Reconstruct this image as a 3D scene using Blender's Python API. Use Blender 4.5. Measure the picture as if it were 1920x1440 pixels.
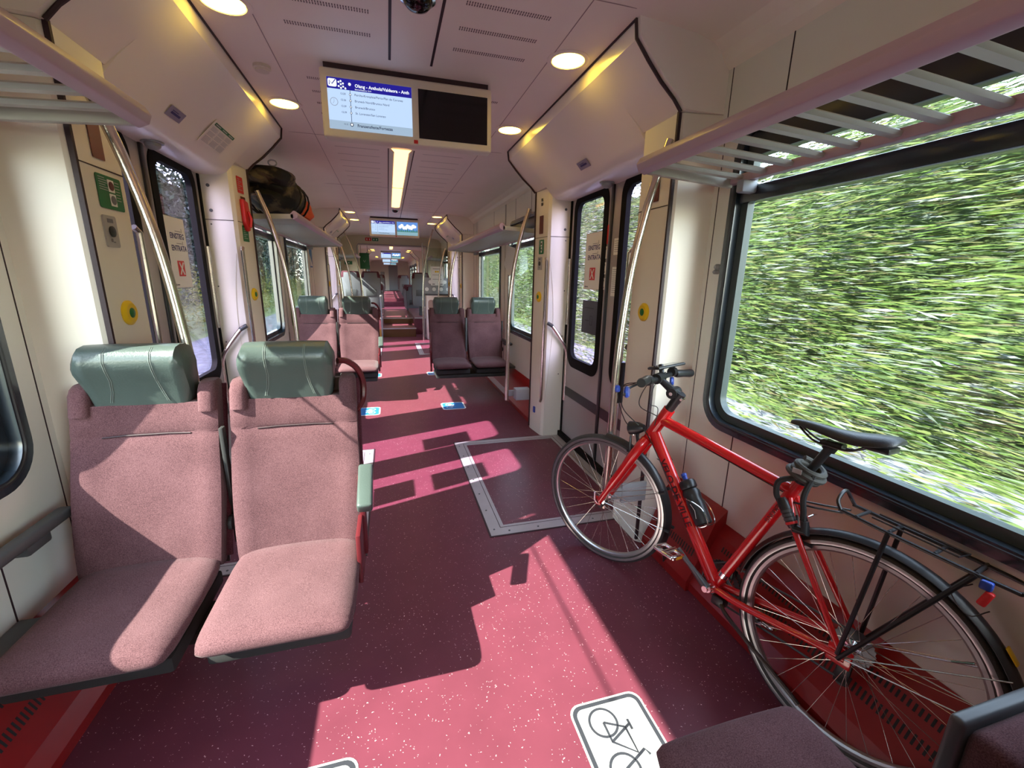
import bpy, bmesh, math, random
from mathutils import Vector, Matrix
import numpy as np
R = math.radians
random.seed(7)
SC = bpy.context.scene
for o in list(bpy.data.objects): bpy.data.objects.remove(o)
COL = SC.collection

# ------------------------------------------------------------------ camera
def cam_matrix():
    a, b, c = R(16.02), R(13.94), R(-1.21)
    f = Vector((math.sin(a)*math.cos(b), math.cos(a)*math.cos(b), -math.sin(b)))
    r = Vector((math.cos(a), -math.sin(a), 0)); d = f.cross(r)
    r2 = math.cos(c)*r + math.sin(c)*d; d2 = -math.sin(c)*r + math.cos(c)*d
    m = Matrix((r2, -d2, -f)).transposed().to_4x4()
    m.translation = Vector((0, 0, 1.45))
    return m
cd = bpy.data.cameras.new('camera'); cam = bpy.data.objects.new('camera', cd); COL.objects.link(cam)
cam.matrix_world = cam_matrix(); cd.sensor_width = 36; cd.lens = 15.0; cd.clip_start = .02; cd.clip_end = 300
SC.camera = cam

# ------------------------------------------------------------------ world, sun, exposure
W = bpy.data.worlds.new('sky'); SC.world = W; W.use_nodes = True
nt = W.node_tree; nt.nodes.clear()
sky = nt.nodes.new('ShaderNodeTexSky'); sky.sky_type = 'NISHITA'; sky.sun_disc = False
sky.sun_elevation = R(42); sky.sun_rotation = R(180); sky.altitude = 900; sky.air_density = 1.0; sky.dust_density = 1.5
bg = nt.nodes.new('ShaderNodeBackground'); bg.inputs[1].default_value = 1.75
wo = nt.nodes.new('ShaderNodeOutputWorld'); hs = nt.nodes.new('ShaderNodeHueSaturation'); hs.inputs['Saturation'].default_value = .62; nt.links.new(sky.outputs[0], hs.inputs['Color']); nt.links.new(hs.outputs[0], bg.inputs[0]); nt.links.new(bg.outputs[0], wo.inputs[0])
sd = bpy.data.lights.new('sun', 'SUN'); sd.energy = 20; sd.angle = R(.55); sd.color = (1, .95, .87)
sun = bpy.data.objects.new('sun', sd); COL.objects.link(sun)
SUN_DIR = Vector((1, .33, -.94))
sun.rotation_euler = SUN_DIR.to_track_quat('-Z', 'Y').to_euler(); sun.location = (-6, -2, 8)
vs = SC.view_settings; vs.view_transform = 'Standard'; vs.look = 'None'; vs.gamma = 1; vs.use_curve_mapping = False
vs.exposure = 0.66
SC.cycles.max_bounces = 10; SC.cycles.diffuse_bounces = 6; SC.cycles.glossy_bounces = 4; SC.cycles.transparent_max_bounces = 16
SC.cycles.caustics_reflective = False; SC.cycles.caustics_refractive = False; SC.cycles.sample_clamp_indirect = 6

# ------------------------------------------------------------------ materials
def mat(name, col, rough=.5, metal=0, noise=0, nscale=20, bump=0, bscale=200, coat=0, sheen=0, emis=None, es=0, spec=.5):
    m = bpy.data.materials.new(name); m.use_nodes = True; t = m.node_tree
    b = t.nodes['Principled BSDF']; b.inputs['Base Color'].default_value = (*col, 1)
    b.inputs['Roughness'].default_value = rough; b.inputs['Metallic'].default_value = metal
    b.inputs['Specular IOR Level'].default_value = spec
    if coat: b.inputs['Coat Weight'].default_value = coat; b.inputs['Coat Roughness'].default_value = .06
    if sheen: b.inputs['Sheen Weight'].default_value = sheen; b.inputs['Sheen Roughness'].default_value = .4
    if emis: b.inputs['Emission Color'].default_value = (*emis, 1); b.inputs['Emission Strength'].default_value = es
    if noise or bump:
        tc = t.nodes.new('ShaderNodeTexCoord')
    if noise:
        n = t.nodes.new('ShaderNodeTexNoise'); n.inputs['Scale'].default_value = nscale; n.inputs['Detail'].default_value = 5
        t.links.new(tc.outputs['Object'], n.inputs['Vector'])
        r = t.nodes.new('ShaderNodeValToRGB'); e = r.color_ramp.elements
        e[0].position = .3; e[1].position = .7
        e[0].color = (*[c*(1-noise) for c in col], 1); e[1].color = (*[min(1, c*(1+noise)) for c in col], 1)
        t.links.new(n.outputs['Fac'], r.inputs[0]); t.links.new(r.outputs[0], b.inputs['Base Color'])
    if bump:
        n2 = t.nodes.new('ShaderNodeTexNoise'); n2.inputs['Scale'].default_value = bscale; n2.inputs['Detail'].default_value = 3
        t.links.new(tc.outputs['Object'], n2.inputs['Vector'])
        bp = t.nodes.new('ShaderNodeBump'); bp.inputs['Strength'].default_value = bump; bp.inputs['Distance'].default_value = .002
        t.links.new(n2.outputs['Fac'], bp.inputs['Height']); t.links.new(bp.outputs[0], b.inputs['Normal'])
    return m

def floor_mat():
    m = mat('speckled_floor', (.128, .029, .046), .38, noise=.08, nscale=6, spec=.32)
    t = m.node_tree; b = t.nodes['Principled BSDF']; base = b.inputs['Base Color'].links[0].from_socket
    tc = t.nodes.new('ShaderNodeTexCoord')
    v = t.nodes.new('ShaderNodeTexVoronoi'); v.inputs['Scale'].default_value = 95; v.inputs['Randomness'].default_value = 1
    mp = t.nodes.new('ShaderNodeMapping'); t.links.new(tc.outputs['Object'], mp.inputs[0])
    nz = t.nodes.new('ShaderNodeTexNoise'); nz.inputs['Scale'].default_value = 120
    t.links.new(mp.outputs[0], nz.inputs['Vector'])
    mx = t.nodes.new('ShaderNodeMix'); mx.data_type = 'VECTOR'; mx.inputs[0].default_value = .018
    t.links.new(mp.outputs[0], mx.inputs[4]); t.links.new(nz.outputs['Color'], mx.inputs[5]); t.links.new(mx.outputs[1], v.inputs['Vector'])
    lt = t.nodes.new('ShaderNodeMath'); lt.operation = 'LESS_THAN'; lt.inputs[1].default_value = .15
    t.links.new(v.outputs['Distance'], lt.inputs[0])
    sp = t.nodes.new('ShaderNodeSeparateColor'); t.links.new(v.outputs['Color'], sp.inputs[0])
    gt = t.nodes.new('ShaderNodeMath'); gt.operation = 'GREATER_THAN'; gt.inputs[1].default_value = .62
    t.links.new(sp.outputs[0], gt.inputs[0])
    mu = t.nodes.new('ShaderNodeMath'); mu.operation = 'MULTIPLY'; t.links.new(lt.outputs[0], mu.inputs[0]); t.links.new(gt.outputs[0], mu.inputs[1])
    mc = t.nodes.new('ShaderNodeMix'); mc.data_type = 'RGBA'; t.links.new(mu.outputs[0], mc.inputs[0])
    t.links.new(base, mc.inputs[6]); mc.inputs[7].default_value = (.75, .5, .5, 1)
    t.links.new(mc.outputs[2], b.inputs['Base Color'])
    return m

def fabric_mat(name, col):
    m = mat(name, col, .95, sheen=.12, bump=.5, bscale=700, spec=.1)
    t = m.node_tree; b = t.nodes['Principled BSDF']
    tc = t.nodes.new('ShaderNodeTexCoord')
    n = t.nodes.new('ShaderNodeTexNoise'); n.inputs['Scale'].default_value = 420; n.inputs['Detail'].default_value = 2
    n2 = t.nodes.new('ShaderNodeTexNoise'); n2.inputs['Scale'].default_value = 7; n2.inputs['Detail'].default_value = 4
    t.links.new(tc.outputs['Object'], n.inputs['Vector']); t.links.new(tc.outputs['Object'], n2.inputs['Vector'])
    ad = t.nodes.new('ShaderNodeMath'); ad.operation = 'MULTIPLY_ADD'; ad.inputs[1].default_value = .35
    t.links.new(n2.outputs['Fac'], ad.inputs[0]); t.links.new(n.outputs['Fac'], ad.inputs[2])
    r = t.nodes.new('ShaderNodeValToRGB'); e = r.color_ramp.elements
    e[0].position = .45; e[0].color = (*[c*.68 for c in col], 1); e[1].position = .9; e[1].color = (*[min(1, c*1.55+.02) for c in col], 1)
    t.links.new(ad.outputs[0], r.inputs[0]); t.links.new(r.outputs[0], b.inputs['Base Color'])
    return m

def glass_mat(name, tint, refl=.08):
    m = bpy.data.materials.new(name); m.use_nodes = True; t = m.node_tree; t.nodes.clear()
    tr = t.nodes.new('ShaderNodeBsdfTransparent'); tr.inputs[0].default_value = (*tint, 1)
    gl = t.nodes.new('ShaderNodeBsdfGlossy'); gl.inputs['Roughness'].default_value = .02
    lw = t.nodes.new('ShaderNodeLayerWeight'); lw.inputs[0].default_value = .5
    pw = t.nodes.new('ShaderNodeMath'); pw.operation = 'POWER'; pw.inputs[1].default_value = 5; t.links.new(lw.outputs['Facing'], pw.inputs[0])
    ma = t.nodes.new('ShaderNodeMath'); ma.operation = 'MULTIPLY_ADD'; ma.inputs[1].default_value = .9; ma.inputs[2].default_value = .04; t.links.new(pw.outputs[0], ma.inputs[0])
    mx = t.nodes.new('ShaderNodeMixShader'); o = t.nodes.new('ShaderNodeOutputMaterial')
    t.links.new(ma.outputs[0], mx.inputs[0]); t.links.new(tr.outputs[0], mx.inputs[1]); t.links.new(gl.outputs[0], mx.inputs[2])
    t.links.new(mx.outputs[0], o.inputs[0])
    return m

def emit_mat(name, col, s):
    m = bpy.data.materials.new(name); m.use_nodes = True; t = m.node_tree; t.nodes.clear()
    e = t.nodes.new('ShaderNodeEmission'); e.inputs[0].default_value = (*col, 1); e.inputs[1].default_value = s
    o = t.nodes.new('ShaderNodeOutputMaterial'); t.links.new(e.outputs[0], o.inputs[0]); return m

M = {}
M['cream'] = mat('cream_laminate', (.79, .77, .70), .34, noise=.02, nscale=3)
M['ceil'] = mat('ceiling_white', (.88, .80, .71), .5, noise=.02, nscale=3)
M['header'] = mat('glossy_white_header', (.90, .84, .78), .22)
M['pillarw'] = mat('pillar_cream', (.82, .77, .68), .33)
M['seam'] = mat('dark_seam', (.03, .012, .016), .6)
M['rubber'] = mat('black_rubber', (.012, .014, .018), .32, spec=.6)
M['surround'] = mat('matte_black_surround', (.006, .006, .007), .75, spec=.12)
M['frame'] = mat('black_window_frame', (.018, .028, .04), .2, spec=.8)
M['frame2'] = mat('teal_grey_reveal', (.06, .085, .085), .35)
M['floor'] = floor_mat()
M['red'] = mat('red_duct', (.28, .012, .012), .28, noise=.05, spec=.5)
M['steel'] = mat('brushed_steel', (.62, .56, .50), .25, metal=1, bump=.15, bscale=300)
M['alu'] = mat('aluminium_trim', (.42, .40, .40), .42, metal=.25, noise=.05, nscale=10)
M['doorgrey'] = mat('grey_door_panel', (.42, .38, .39), .26, metal=.15)
M['darkgrey'] = mat('dark_grey_metal', (.07, .075, .08), .4)
M['greyplast'] = mat('grey_plastic', (.30, .31, .32), .45)
M['lightgrey'] = mat('light_grey_paint', (.33, .35, .38), .5)
M['fabric'] = fabric_mat('burgundy_fabric', (.092, .040, .046))
M['fabric2'] = fabric_mat('burgundy_fabric_plain', (.075, .018, .028))
M['leather'] = mat('grey_leather', (.064, .088, .080), .32, bump=.35, bscale=160, noise=.06, nscale=8)
M['stitch'] = mat('pale_stitching', (.20, .24, .22), .7)
M['rackpink'] = mat('rack_rail_mauve', (.46, .34, .42), .35)
M['rackgrey'] = mat('rack_slat_paint', (.42, .42, .37), .4)
M['bezel'] = mat('screen_housing', (.72, .66, .55), .45)
M['blackscreen'] = mat('black_screen', (.002, .002, .003), .12)
M['black'] = mat('black_plastic', (.014, .014, .015), .35)
M['blackmatte'] = mat('black_matte', (.02, .02, .02), .8)
M['white'] = mat('white_print', (.82, .82, .80), .5)
M['grey_print'] = mat('grey_print', (.16, .16, .18), .6)
M['palegrey'] = mat('pale_grey_print', (.45, .45, .47), .6)
M['blue_print'] = mat('blue_print', (.02, .16, .45), .5)
M['navy'] = mat('navy_print', (.03, .03, .16), .5)
M['green_print'] = mat('green_print', (.01, .16, .055), .5)
M['red_print'] = mat('red_print', (.62, .02, .02), .45)
M['yellow'] = mat('yellow_plastic', (.80, .52, .01), .35)
M['greenbtn'] = mat('green_button', (.01, .14, .03), .35)
M['signwhite'] = mat('floor_sign_white', (.42, .42, .41), .5)
M['signgrey'] = mat('floor_sign_grey', (.028, .03, .038), .5)
M['glass'] = glass_mat('window_glass', (.90, .93, .90))
M['doorglass'] = glass_mat('tinted_door_glass', (.86, .80, .92))
M['lamp'] = emit_mat('warm_downlight', (1, .66, .07), 14)
M['strip'] = emit_mat('warm_light_strip', (1, .52, .17), 2.7)
M['panel_maroon'] = mat('led_panel_maroon', (.12, .02, .015), .25)  # the display panel's own red-brown
M['yellowdk'] = mat('yellow_label', (.7, .4, .02), .5)
M['bikered'] = mat('bike_red_paint', (.62, .008, .010), .22, coat=.8)
M['bikedk'] = mat('bike_black', (.016, .016, .018), .35)
M['tyre'] = mat('tyre_rubber', (.045, .043, .042), .75, bump=.6, bscale=400)
M['rim'] = mat('rim_alloy', (.50, .50, .50), .3, metal=.9)
M['rimdk'] = mat('rim_black', (.02, .02, .025), .35)
M['chrome'] = mat('chrome', (.75, .75, .76), .12, metal=1)
M['spoke'] = mat('spoke_steel', (.68, .64, .58), .25, metal=.9)
M['crankgrey'] = mat('crank_grey', (.10, .11, .12), .3, metal=.5)
M['decal'] = mat('dark_red_decal', (.07, .003, .006), .4)
M['bluepl'] = mat('blue_plastic', (.02, .06, .35), .3)
M['orange'] = mat('orange_fabric', (.75, .10, .02), .6, bump=.6, bscale=40)
M['camo'] = mat('dark_patterned_fabric', (.05, .04, .03), .7, noise=.8, nscale=9, bump=.8, bscale=25)
_r = [n for n in M['camo'].node_tree.nodes if n.type == 'VALTORGB'][0].color_ramp
_r.elements[0].position = .5; _r.elements[0].color = (.006, .006, .006, 1); _r.elements[1].position = .62; _r.elements[1].color = (.16, .12, .06, 1)
M['lamplens'] = mat('headlamp_lens', (.5, .5, .5), .1, metal=.6)
M['maroon'] = mat('maroon_plastic', (.10, .012, .016), .3)
M['seatback'] = mat('grey_seat_shell', (.13, .135, .15), .4)
M['wood'] = mat('pale_brown_panel', (.45, .33, .25), .5)

# ------------------------------------------------------------------ mesh builder
class MB:
    def __init__(s): s.b = bmesh.new()
    def box(s, x0, x1, y0, y1, z0, z1, bev=0, seg=2, mtx=None):
        g = bmesh.ops.create_cube(s.b, size=1)
        vs = g['verts']
        for v in vs: v.co = Vector(((x0+x1)/2+v.co.x*(x1-x0), (y0+y1)/2+v.co.y*(y1-y0), (z0+z1)/2+v.co.z*(z1-z0)))
        if bev:
            es = list({e for v in vs for e in v.link_edges})
            r = bmesh.ops.bevel(s.b, geom=es, offset=min(bev, .49*min(abs(x1-x0), abs(y1-y0), abs(z1-z0))), segments=seg, affect='EDGES', profile=.5)
            vs = list({v for v in r['verts']} | {v for v in vs if v.is_valid})
        if mtx is not None: bmesh.ops.transform(s.b, matrix=mtx, verts=[v for v in vs if v.is_valid])
        return s
    def prism(s, poly, axis, a, b, bev=0):
        # poly: list of 2D points in the two other axes (order x,y,z minus axis)
        def P(p, t):
            return {'x': (t, p[0], p[1]), 'y': (p[0], t, p[1]), 'z': (p[0], p[1], t)}[axis]
        A = [s.b.verts.new(P(p, a)) for p in poly]; B = [s.b.verts.new(P(p, b)) for p in poly]
        n = len(poly); fs = []
        fs.append(s.b.faces.new(A)); fs.append(s.b.faces.new(B[::-1]))
        for i in range(n): fs.append(s.b.faces.new((A[i], B[i], B[(i+1) % n], A[(i+1) % n])))
        bmesh.ops.recalc_face_normals(s.b, faces=fs)
        if bev:
            es = list({e for f in fs for e in f.edges})
            bmesh.ops.bevel(s.b, geom=es, offset=bev, segments=2, affect='EDGES', profile=.5)
        return s
    def tube(s, pts, r, n=12, closed=False, flat=None, cap=True):
        pts = [Vector(p) for p in pts]; N = len(pts); rings = []
        rr = r if isinstance(r, (list, tuple)) else [r]*N
        up = None
        for i, p in enumerate(pts):
            if closed: d = (pts[(i+1) % N]-pts[i-1])
            else: d = pts[min(i+1, N-1)]-pts[max(i-1, 0)]
            d.normalize()
            if up is None:
                up = Vector((0, 0, 1)) if abs(d.z) < .9 else Vector((1, 0, 0))
            a = d.cross(up).normalized(); u2 = a.cross(d).normalized(); up = u2
            k = 1.0
            rings.append([s.b.verts.new(p + a*math.cos(2*math.pi*j/n)*rr[i]*(flat or 1) + u2*math.sin(2*math.pi*j/n)*rr[i]) for j in range(n)])
        for i in range(N if closed else N-1):
            A, B = rings[i], rings[(i+1) % N]
            for j in range(n): s.b.faces.new((A[j], A[(j+1) % n], B[(j+1) % n], B[j]))
        if not closed and cap:
            s.b.faces.new(rings[0][::-1]); s.b.faces.new(rings[-1])
        return s
    def loft(s, secs, cap=True, closed=True):
        rings = [[s.b.verts.new(p) for p in sec] for sec in secs]; n = len(secs[0])
        fs = []
        for A, B in zip(rings, rings[1:]):
            for j in range(n if closed else n-1): fs.append(s.b.faces.new((A[j], A[(j+1) % n], B[(j+1) % n], B[j])))
        if cap and closed: fs.append(s.b.faces.new(rings[0][::-1])); fs.append(s.b.faces.new(rings[-1]))
        bmesh.ops.recalc_face_normals(s.b, faces=fs)
        return s
    def cyl(s, c, ax, r, h, n=20, r2=None):
        c = Vector(c); ax = Vector(ax).normalized()
        return s.tube([c-ax*h/2, c+ax*h/2], [r, r if r2 is None else r2], n)
    def lathe(s, c, ax, prof, n=24):
        c = Vector(c); ax = Vector(ax).normalized()
        u = ax.orthogonal().normalized(); w = ax.cross(u)
        secs = [[c+ax*h+(u*math.cos(2*math.pi*j/n)+w*math.sin(2*math.pi*j/n))*max(r, 1e-4) for j in range(n)] for r, h in prof]
        return s.loft(secs)
    def ring(s, outer, inner, axis, a, b):
        """plate between a and b with outline outer and hole inner (2D loops)"""
        def P(p, t):
            return {'x': (t, p[0], p[1]), 'y': (p[0], t, p[1]), 'z': (p[0], p[1], t)}[axis]
        cx = sum(p[0] for p in inner)/len(inner); cy = sum(p[1] for p in inner)/len(inner)
        if len(outer) == len(inner): tris = [(('o', i), ('o', (i+1) % len(outer)), ('i', (i+1) % len(inner)), ('i', i)) for i in range(len(outer))]
        else:
            # four outer corners: every inner point fans to the corner of its own quadrant
            ocx = sum(p[0] for p in outer)/len(outer); ocy = sum(p[1] for p in outer)/len(outer)
            q = {(p[0] > ocx, p[1] > ocy): k for k, p in enumerate(outer)}
            own = [q[p[0] > cx, p[1] > cy] for p in inner]; tris = []
            for k in range(len(inner)):
                k2 = (k+1) % len(inner)
                if own[k] == own[k2]: tris.append((('o', own[k]), ('i', k2), ('i', k)))
                else: tris.append((('o', own[k]), ('o', own[k2]), ('i', k2), ('i', k)))
        vv = {}
        for lv, t in enumerate((a, b)):
            for k, p in enumerate(outer): vv['o', k, lv] = s.b.verts.new(P(p, t))
            for k, p in enumerate(inner): vv['i', k, lv] = s.b.verts.new(P(p, t))
        fs = []
        for T in tris:
            for lv in (0, 1): fs.append(s.b.faces.new([vv[x[0], x[1], lv] for x in T]))
        for c, L in (('o', outer), ('i', inner)):
            for k in range(len(L)):
                k2 = (k+1) % len(L); fs.append(s.b.faces.new((vv[c, k, 0], vv[c, k2, 0], vv[c, k2, 1], vv[c, k, 1])))
        bmesh.ops.recalc_face_normals(s.b, faces=fs)
        return s
    def quad(s, *p):
        s.b.faces.new([s.b.verts.new(q) for q in p]); return s
    def add(s, obj_mesh, mtx=None):
        n = len(s.b.verts); s.b.from_mesh(obj_mesh); s.b.verts.ensure_lookup_table()
        if mtx is not None: bmesh.ops.transform(s.b, matrix=mtx, verts=s.b.verts[n:])
        return s
    def xf(s, mtx): bmesh.ops.transform(s.b, matrix=mtx, verts=s.b.verts); return s
    def build(s, name, m, parent=None, smooth=True, angle=35, subsurf=0):
        me = bpy.data.meshes.new(name); s.b.normal_update(); s.b.to_mesh(me); s.b.free()
        o = bpy.data.objects.new(name, me); COL.objects.link(o)
        me.materials.append(M[m] if isinstance(m, str) else m)
        if smooth:
            me.polygons.foreach_set('use_smooth', [True]*len(me.polygons))
            try: me.set_sharp_from_angle(angle=R(angle))
            except Exception: pass
        if parent is not None:
            o.parent = parent
            if parent.parent is None: o.location = -Vector(parent.location)
            # a part's own parts share its origin
            if parent.type == 'MESH' and parent.parent is None: o.location = (0, 0, 0)
        if subsurf:
            md = o.modifiers.new('subdivision', 'SUBSURF'); md.levels = subsurf; md.render_levels = subsurf
        return o

def rrect(x0, x1, y0, y1, r, n=6, rs=None):
    """rounded rectangle, counter-clockwise; rs = radii for (x0y0, x1y0, x1y1, x0y1)"""
    rs = rs or (r, r, r, r); out = []
    for (cx, cy, a0, q) in ((x0, y0, 180, rs[0]), (x1, y0, 270, rs[1]), (x1, y1, 0, rs[2]), (x0, y1, 90, rs[3])):
        sx = 1 if cx == x0 else -1; sy = 1 if cy == y0 else -1
        if q <= 1e-4: out.append((cx, cy)); continue
        for i in range(n+1):
            a = R(a0+90*i/n); out.append((cx+sx*q+q*math.cos(a), cy+sy*q+q*math.sin(a)))
    return out
def curve_pts(P, n=8):
    """Catmull-Rom through the points"""
    P = [Vector(p) for p in P]; Q = [P[0]*2-P[1]]+P+[P[-1]*2-P[-2]]; out = []
    for i in range(1, len(Q)-2):
        a, b, c, d = Q[i-1:i+3]
        for k in range(n):
            t = k/n; out.append(.5*((2*b)+(c-a)*t+(2*a-5*b+4*c-d)*t*t+(3*b-a-3*c+d)*t**3))
    out.append(P[-1]); return out

def tag(o, label=None, cat=None, group=None, kind=None):
    if label: o['label'] = label
    if cat: o['category'] = cat
    if group: o['group'] = group
    if kind: o['kind'] = kind
    return o
def thing(name, label, cat, loc=(0, 0, 0), group=None, kind=None):
    o = bpy.data.objects.new(name, None); COL.objects.link(o); o.location = loc; o.empty_display_size = .1
    return tag(o, label, cat, group, kind)
def struct(name, mb, m, parent=None, **k):
    o = mb.build(name, m, parent, **k)
    if parent is None: o['kind'] = 'structure'
    return o
def kids(o): return [c for c in bpy.data.objects if c.parent == o]
def dup(o, loc=None, label=None, group=None, parent=None):
    ch = kids(o); c = o.copy(); COL.objects.link(c)
    if parent is not None: c.parent = parent
    if loc is not None: c.location = loc
    if label: c['label'] = label
    if group: c['group'] = group
    for k in ch: dup(k, parent=c)
    return c

_tc = {}
def text_mesh(txt, size, bold=False):
    """mesh of a text, centred vertically on its line, starting at x = 0, in the XY plane"""
    cu = bpy.data.curves.new('lettering', 'FONT'); cu.body = txt; cu.size = size; cu.extrude = .0004; cu.resolution_u = 2
    if bold: cu.offset = size*.018
    to = bpy.data.objects.new('lettering', cu); COL.objects.link(to)
    dg = bpy.context.evaluated_depsgraph_get(); me = bpy.data.meshes.new_from_object(to.evaluated_get(dg))
    bpy.data.objects.remove(to); bpy.data.curves.remove(cu)
    return me
def basis(o, u, v):
    """matrix taking local x,y,z to u, v, u x v at o"""
    u = Vector(u).normalized(); v = Vector(v).normalized(); w = u.cross(v)
    m = Matrix((u, v, w)).transposed().to_4x4(); m.translation = Vector(o); return m
def lettering(mb, txt, size, o, u, v, bold=False):
    me = text_mesh(txt, size, bold); mb.add(me, basis(o, u, v)); bpy.data.meshes.remove(me); return mb
def sticker(name, m, o, u, v, w, h, parent, r=.004, t=.0015, lift=.001):
    """thin rounded plate: lower left corner at o, width along u, height along v, raised along u x v"""
    mb = MB(); mb.prism(rrect(0, w, 0, h, r, 4), 'z', lift, lift+t); mb.xf(basis(o, u, v))
    return mb.build(name, m, parent)
def bars(mb, o, u, v, rows, lift=.003):
    """rows of short bars standing for print too small to read: (x, y, w, h)"""
    for x, y, w, h in rows: 
        b = MB(); b.box(x, x+w, y, y+h, lift, lift+.0006); b.xf(basis(o, u, v))
        me = bpy.data.meshes.new('t'); b.b.to_mesh(me); b.b.free(); mb.add(me); bpy.data.meshes.remove(me)
    return mb
def bike_picto(mb, m4, L=1.0, w=.03):
    """bicycle pictogram, length L along local x, up local y"""
    def ln(pts, ww=w, closed=False):
        t = MB(); t.tube([(x*L, y*L, 0) for x, y in pts], ww*L/2, 6, closed=closed)
        me = bpy.data.meshes.new('t'); t.b.to_mesh(me); t.b.free()
        mb.add(me, m4 @ Matrix.Diagonal((1, 1, .06, 1))); bpy.data.meshes.remove(me)
    for cx in (.2, .8):
        ln([(cx+.19*math.cos(a), .2+.19*math.sin(a)) for a in [2*math.pi*i/28 for i in range(28)]], closed=True)
    ln([(.2, .2), (.33, .46), (.66, .46), (.46, .2), (.2, .2)]); ln([(.46, .2), (.3, .54)]); ln([(.24, .54), (.38, .54)])
    ln([(.8, .2), (.64, .56), (.72, .6)])

# ------------------------------------------------------------------ the shell of the carriage
XC = .16                     # centre line of the car
def X(s, rel): return XC+s*rel
WALL = 1.335
SIDE = {1: 'right', -1: 'left'}
ZS = [1.85, 7.90, 19.2]      # where the door zones start; each is 2.02 m long
WINS = [(-2.75, -.75), (-.30, 1.71), (4.05, 5.45), (5.87, 7.35), (10.25, 12.2), (13.9, 15.8), (16.3, 18.7), (21.8, 23.8), (24.3, 26.3), (27, 29), (29.6, 31.6)]
WZ0, WZ1 = .767, 2.12

# floor: low part, steps, raised platform, low part of the next car
mb = MB(); mb.box(X(-1, 1.42), X(1, 1.42), -3.3, 14.6, -.08, 0); floor = struct('floor', mb, 'floor', smooth=False)
mb = MB(); mb.box(X(-1, 1.42), X(1, 1.42), 14.6, 34.2, -.08, 0); struct('floor', mb, 'floor', smooth=False)
plat = [(-.33, .44, 10.75, 11.9, 0, .21), (-.33, .44, 11.9, 14.6, 0, .35), (-1.50, -.33, 11.2, 14.6, 0, .42), (.44, 1.335, 11.2, 14.6, 0, .42), (-1.335, 1.335, 21.9, 22.4, 0, .2), (-1.335, 1.335, 22.4, 34, 0, .36)]
mb = MB()
for x0, x1, y0, y1, z0, z1 in plat: mb.box(XC+x0 if x0 > -1.4 else X(-1, 1.335), XC+x1, y0, y1, z0, z1, .006)
fp = struct('floor', mb, 'floor', smooth=False)
mb = MB()
mb.box(X(-1, .34), XC+.45, 10.735, 10.76, .19, .215); mb.box(XC-.33, XC+.44, 11.885, 11.91, .335, .355); mb.box(XC+.44, XC+1.33, 11.185, 11.21, .40, .425); mb.box(XC-1.33, XC-.33, 11.185, 11.21, .40, .425)
mb.build('step_edge', 'alu', fp, smooth=False)
mb = MB(); mb.box(XC-.5, XC+.44, 10.73, 10.745, .0, .19); mb.box(XC-.33, XC+.44, 11.885, 11.895, .21, .335)
mb.build('step_riser', mat('riser_reflection_brown', (.10, .045, .015), .25), fp, smooth=False)  # brown colour holds the yellow light strip's reflection on the risers

def holes_wall(s, y0, y1, wins):
    """wall segment with rounded window openings, one mesh"""
    xw = X(s, WALL); mb = MB(); edges = [y0]
    ww = sorted(wins)
    for a, b in ww:
        pass
    cuts = [y0]+[(ww[i][1]+ww[i+1][0])/2 for i in range(len(ww)-1)]+[y1]
    for i, (a, b) in enumerate(ww):
        outer = [(cuts[i], 0), (cuts[i+1], 0), (cuts[i+1], 2.37), (cuts[i], 2.37)]
        mb.ring(outer, rrect(a+.012, b-.012, WZ0+.012, WZ1-.012, .13, 6), 'x', xw, xw+s*.05)
    if not ww: mb.box(min(xw, xw+s*.05), max(xw, xw+s*.05), y0, y1, 0, 2.37)
    return mb
WALLS = {}
segs = [(-3.3, 1.85), (3.87, 7.9), (9.92, 12.8), (12.8, 19.2), (21.22, 34.2)]
for s in (1, -1):
    mb = MB()
    for a, b in segs:
        w = [x for x in WINS if a < x[0] < b]
        t = holes_wall(s, a, b, w); me = bpy.data.meshes.new('t'); t.b.to_mesh(me); t.b.free(); mb.add(me); bpy.data.meshes.remove(me)
    wall = struct('wall_'+SIDE[s], mb, 'cream', smooth=False); WALLS[s] = wall
    xw = X(s, WALL); mb = MB()
    def vs_(y, z0, z1, w=.005): mb.box(min(xw, xw-s*.0015), max(xw, xw-s*.0015), y-w/2, y+w/2, z0, z1)
    for y in (1.50, -.5, 4.0, 5.66, 7.5, 10.1, 12.3): vs_(y, 0, WZ0)
    for y in (1.50, -.5, .6, 4.6, 5.2, 5.66, 6.3, 7.5, 10.1): vs_(y, WZ1, 2.36)
    for y in (1.80, 3.90, 5.64, 5.68, 7.6, 7.86): vs_(y, 0, 2.36, .004)
    mb.build('panel_seam', 'seam', wall, smooth=False)
mb = MB(); mb.box(X(-1, 1.4), X(1, 1.4), -3.36, -3.3, 0, 2.6); struct('wall_back', mb, 'cream', smooth=False)
mb = MB(); mb.box(X(-1, 1.4), X(1, 1.4), 34.2, 34.26, 0, 2.6); wf = struct('wall_front', mb, 'cream', smooth=False)
mb = MB(); mb.box(XC-.1, XC+.55, 34.15, 34.19, .36, 2.2, .02); mb.build('end_door', 'lightgrey', wf)
mb = MB(); mb.box(XC-.7, XC-.4, 34.15, 34.19, 1.2, 1.7, .02); mb.build('equipment_panel', 'greyplast', wf)

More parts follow.
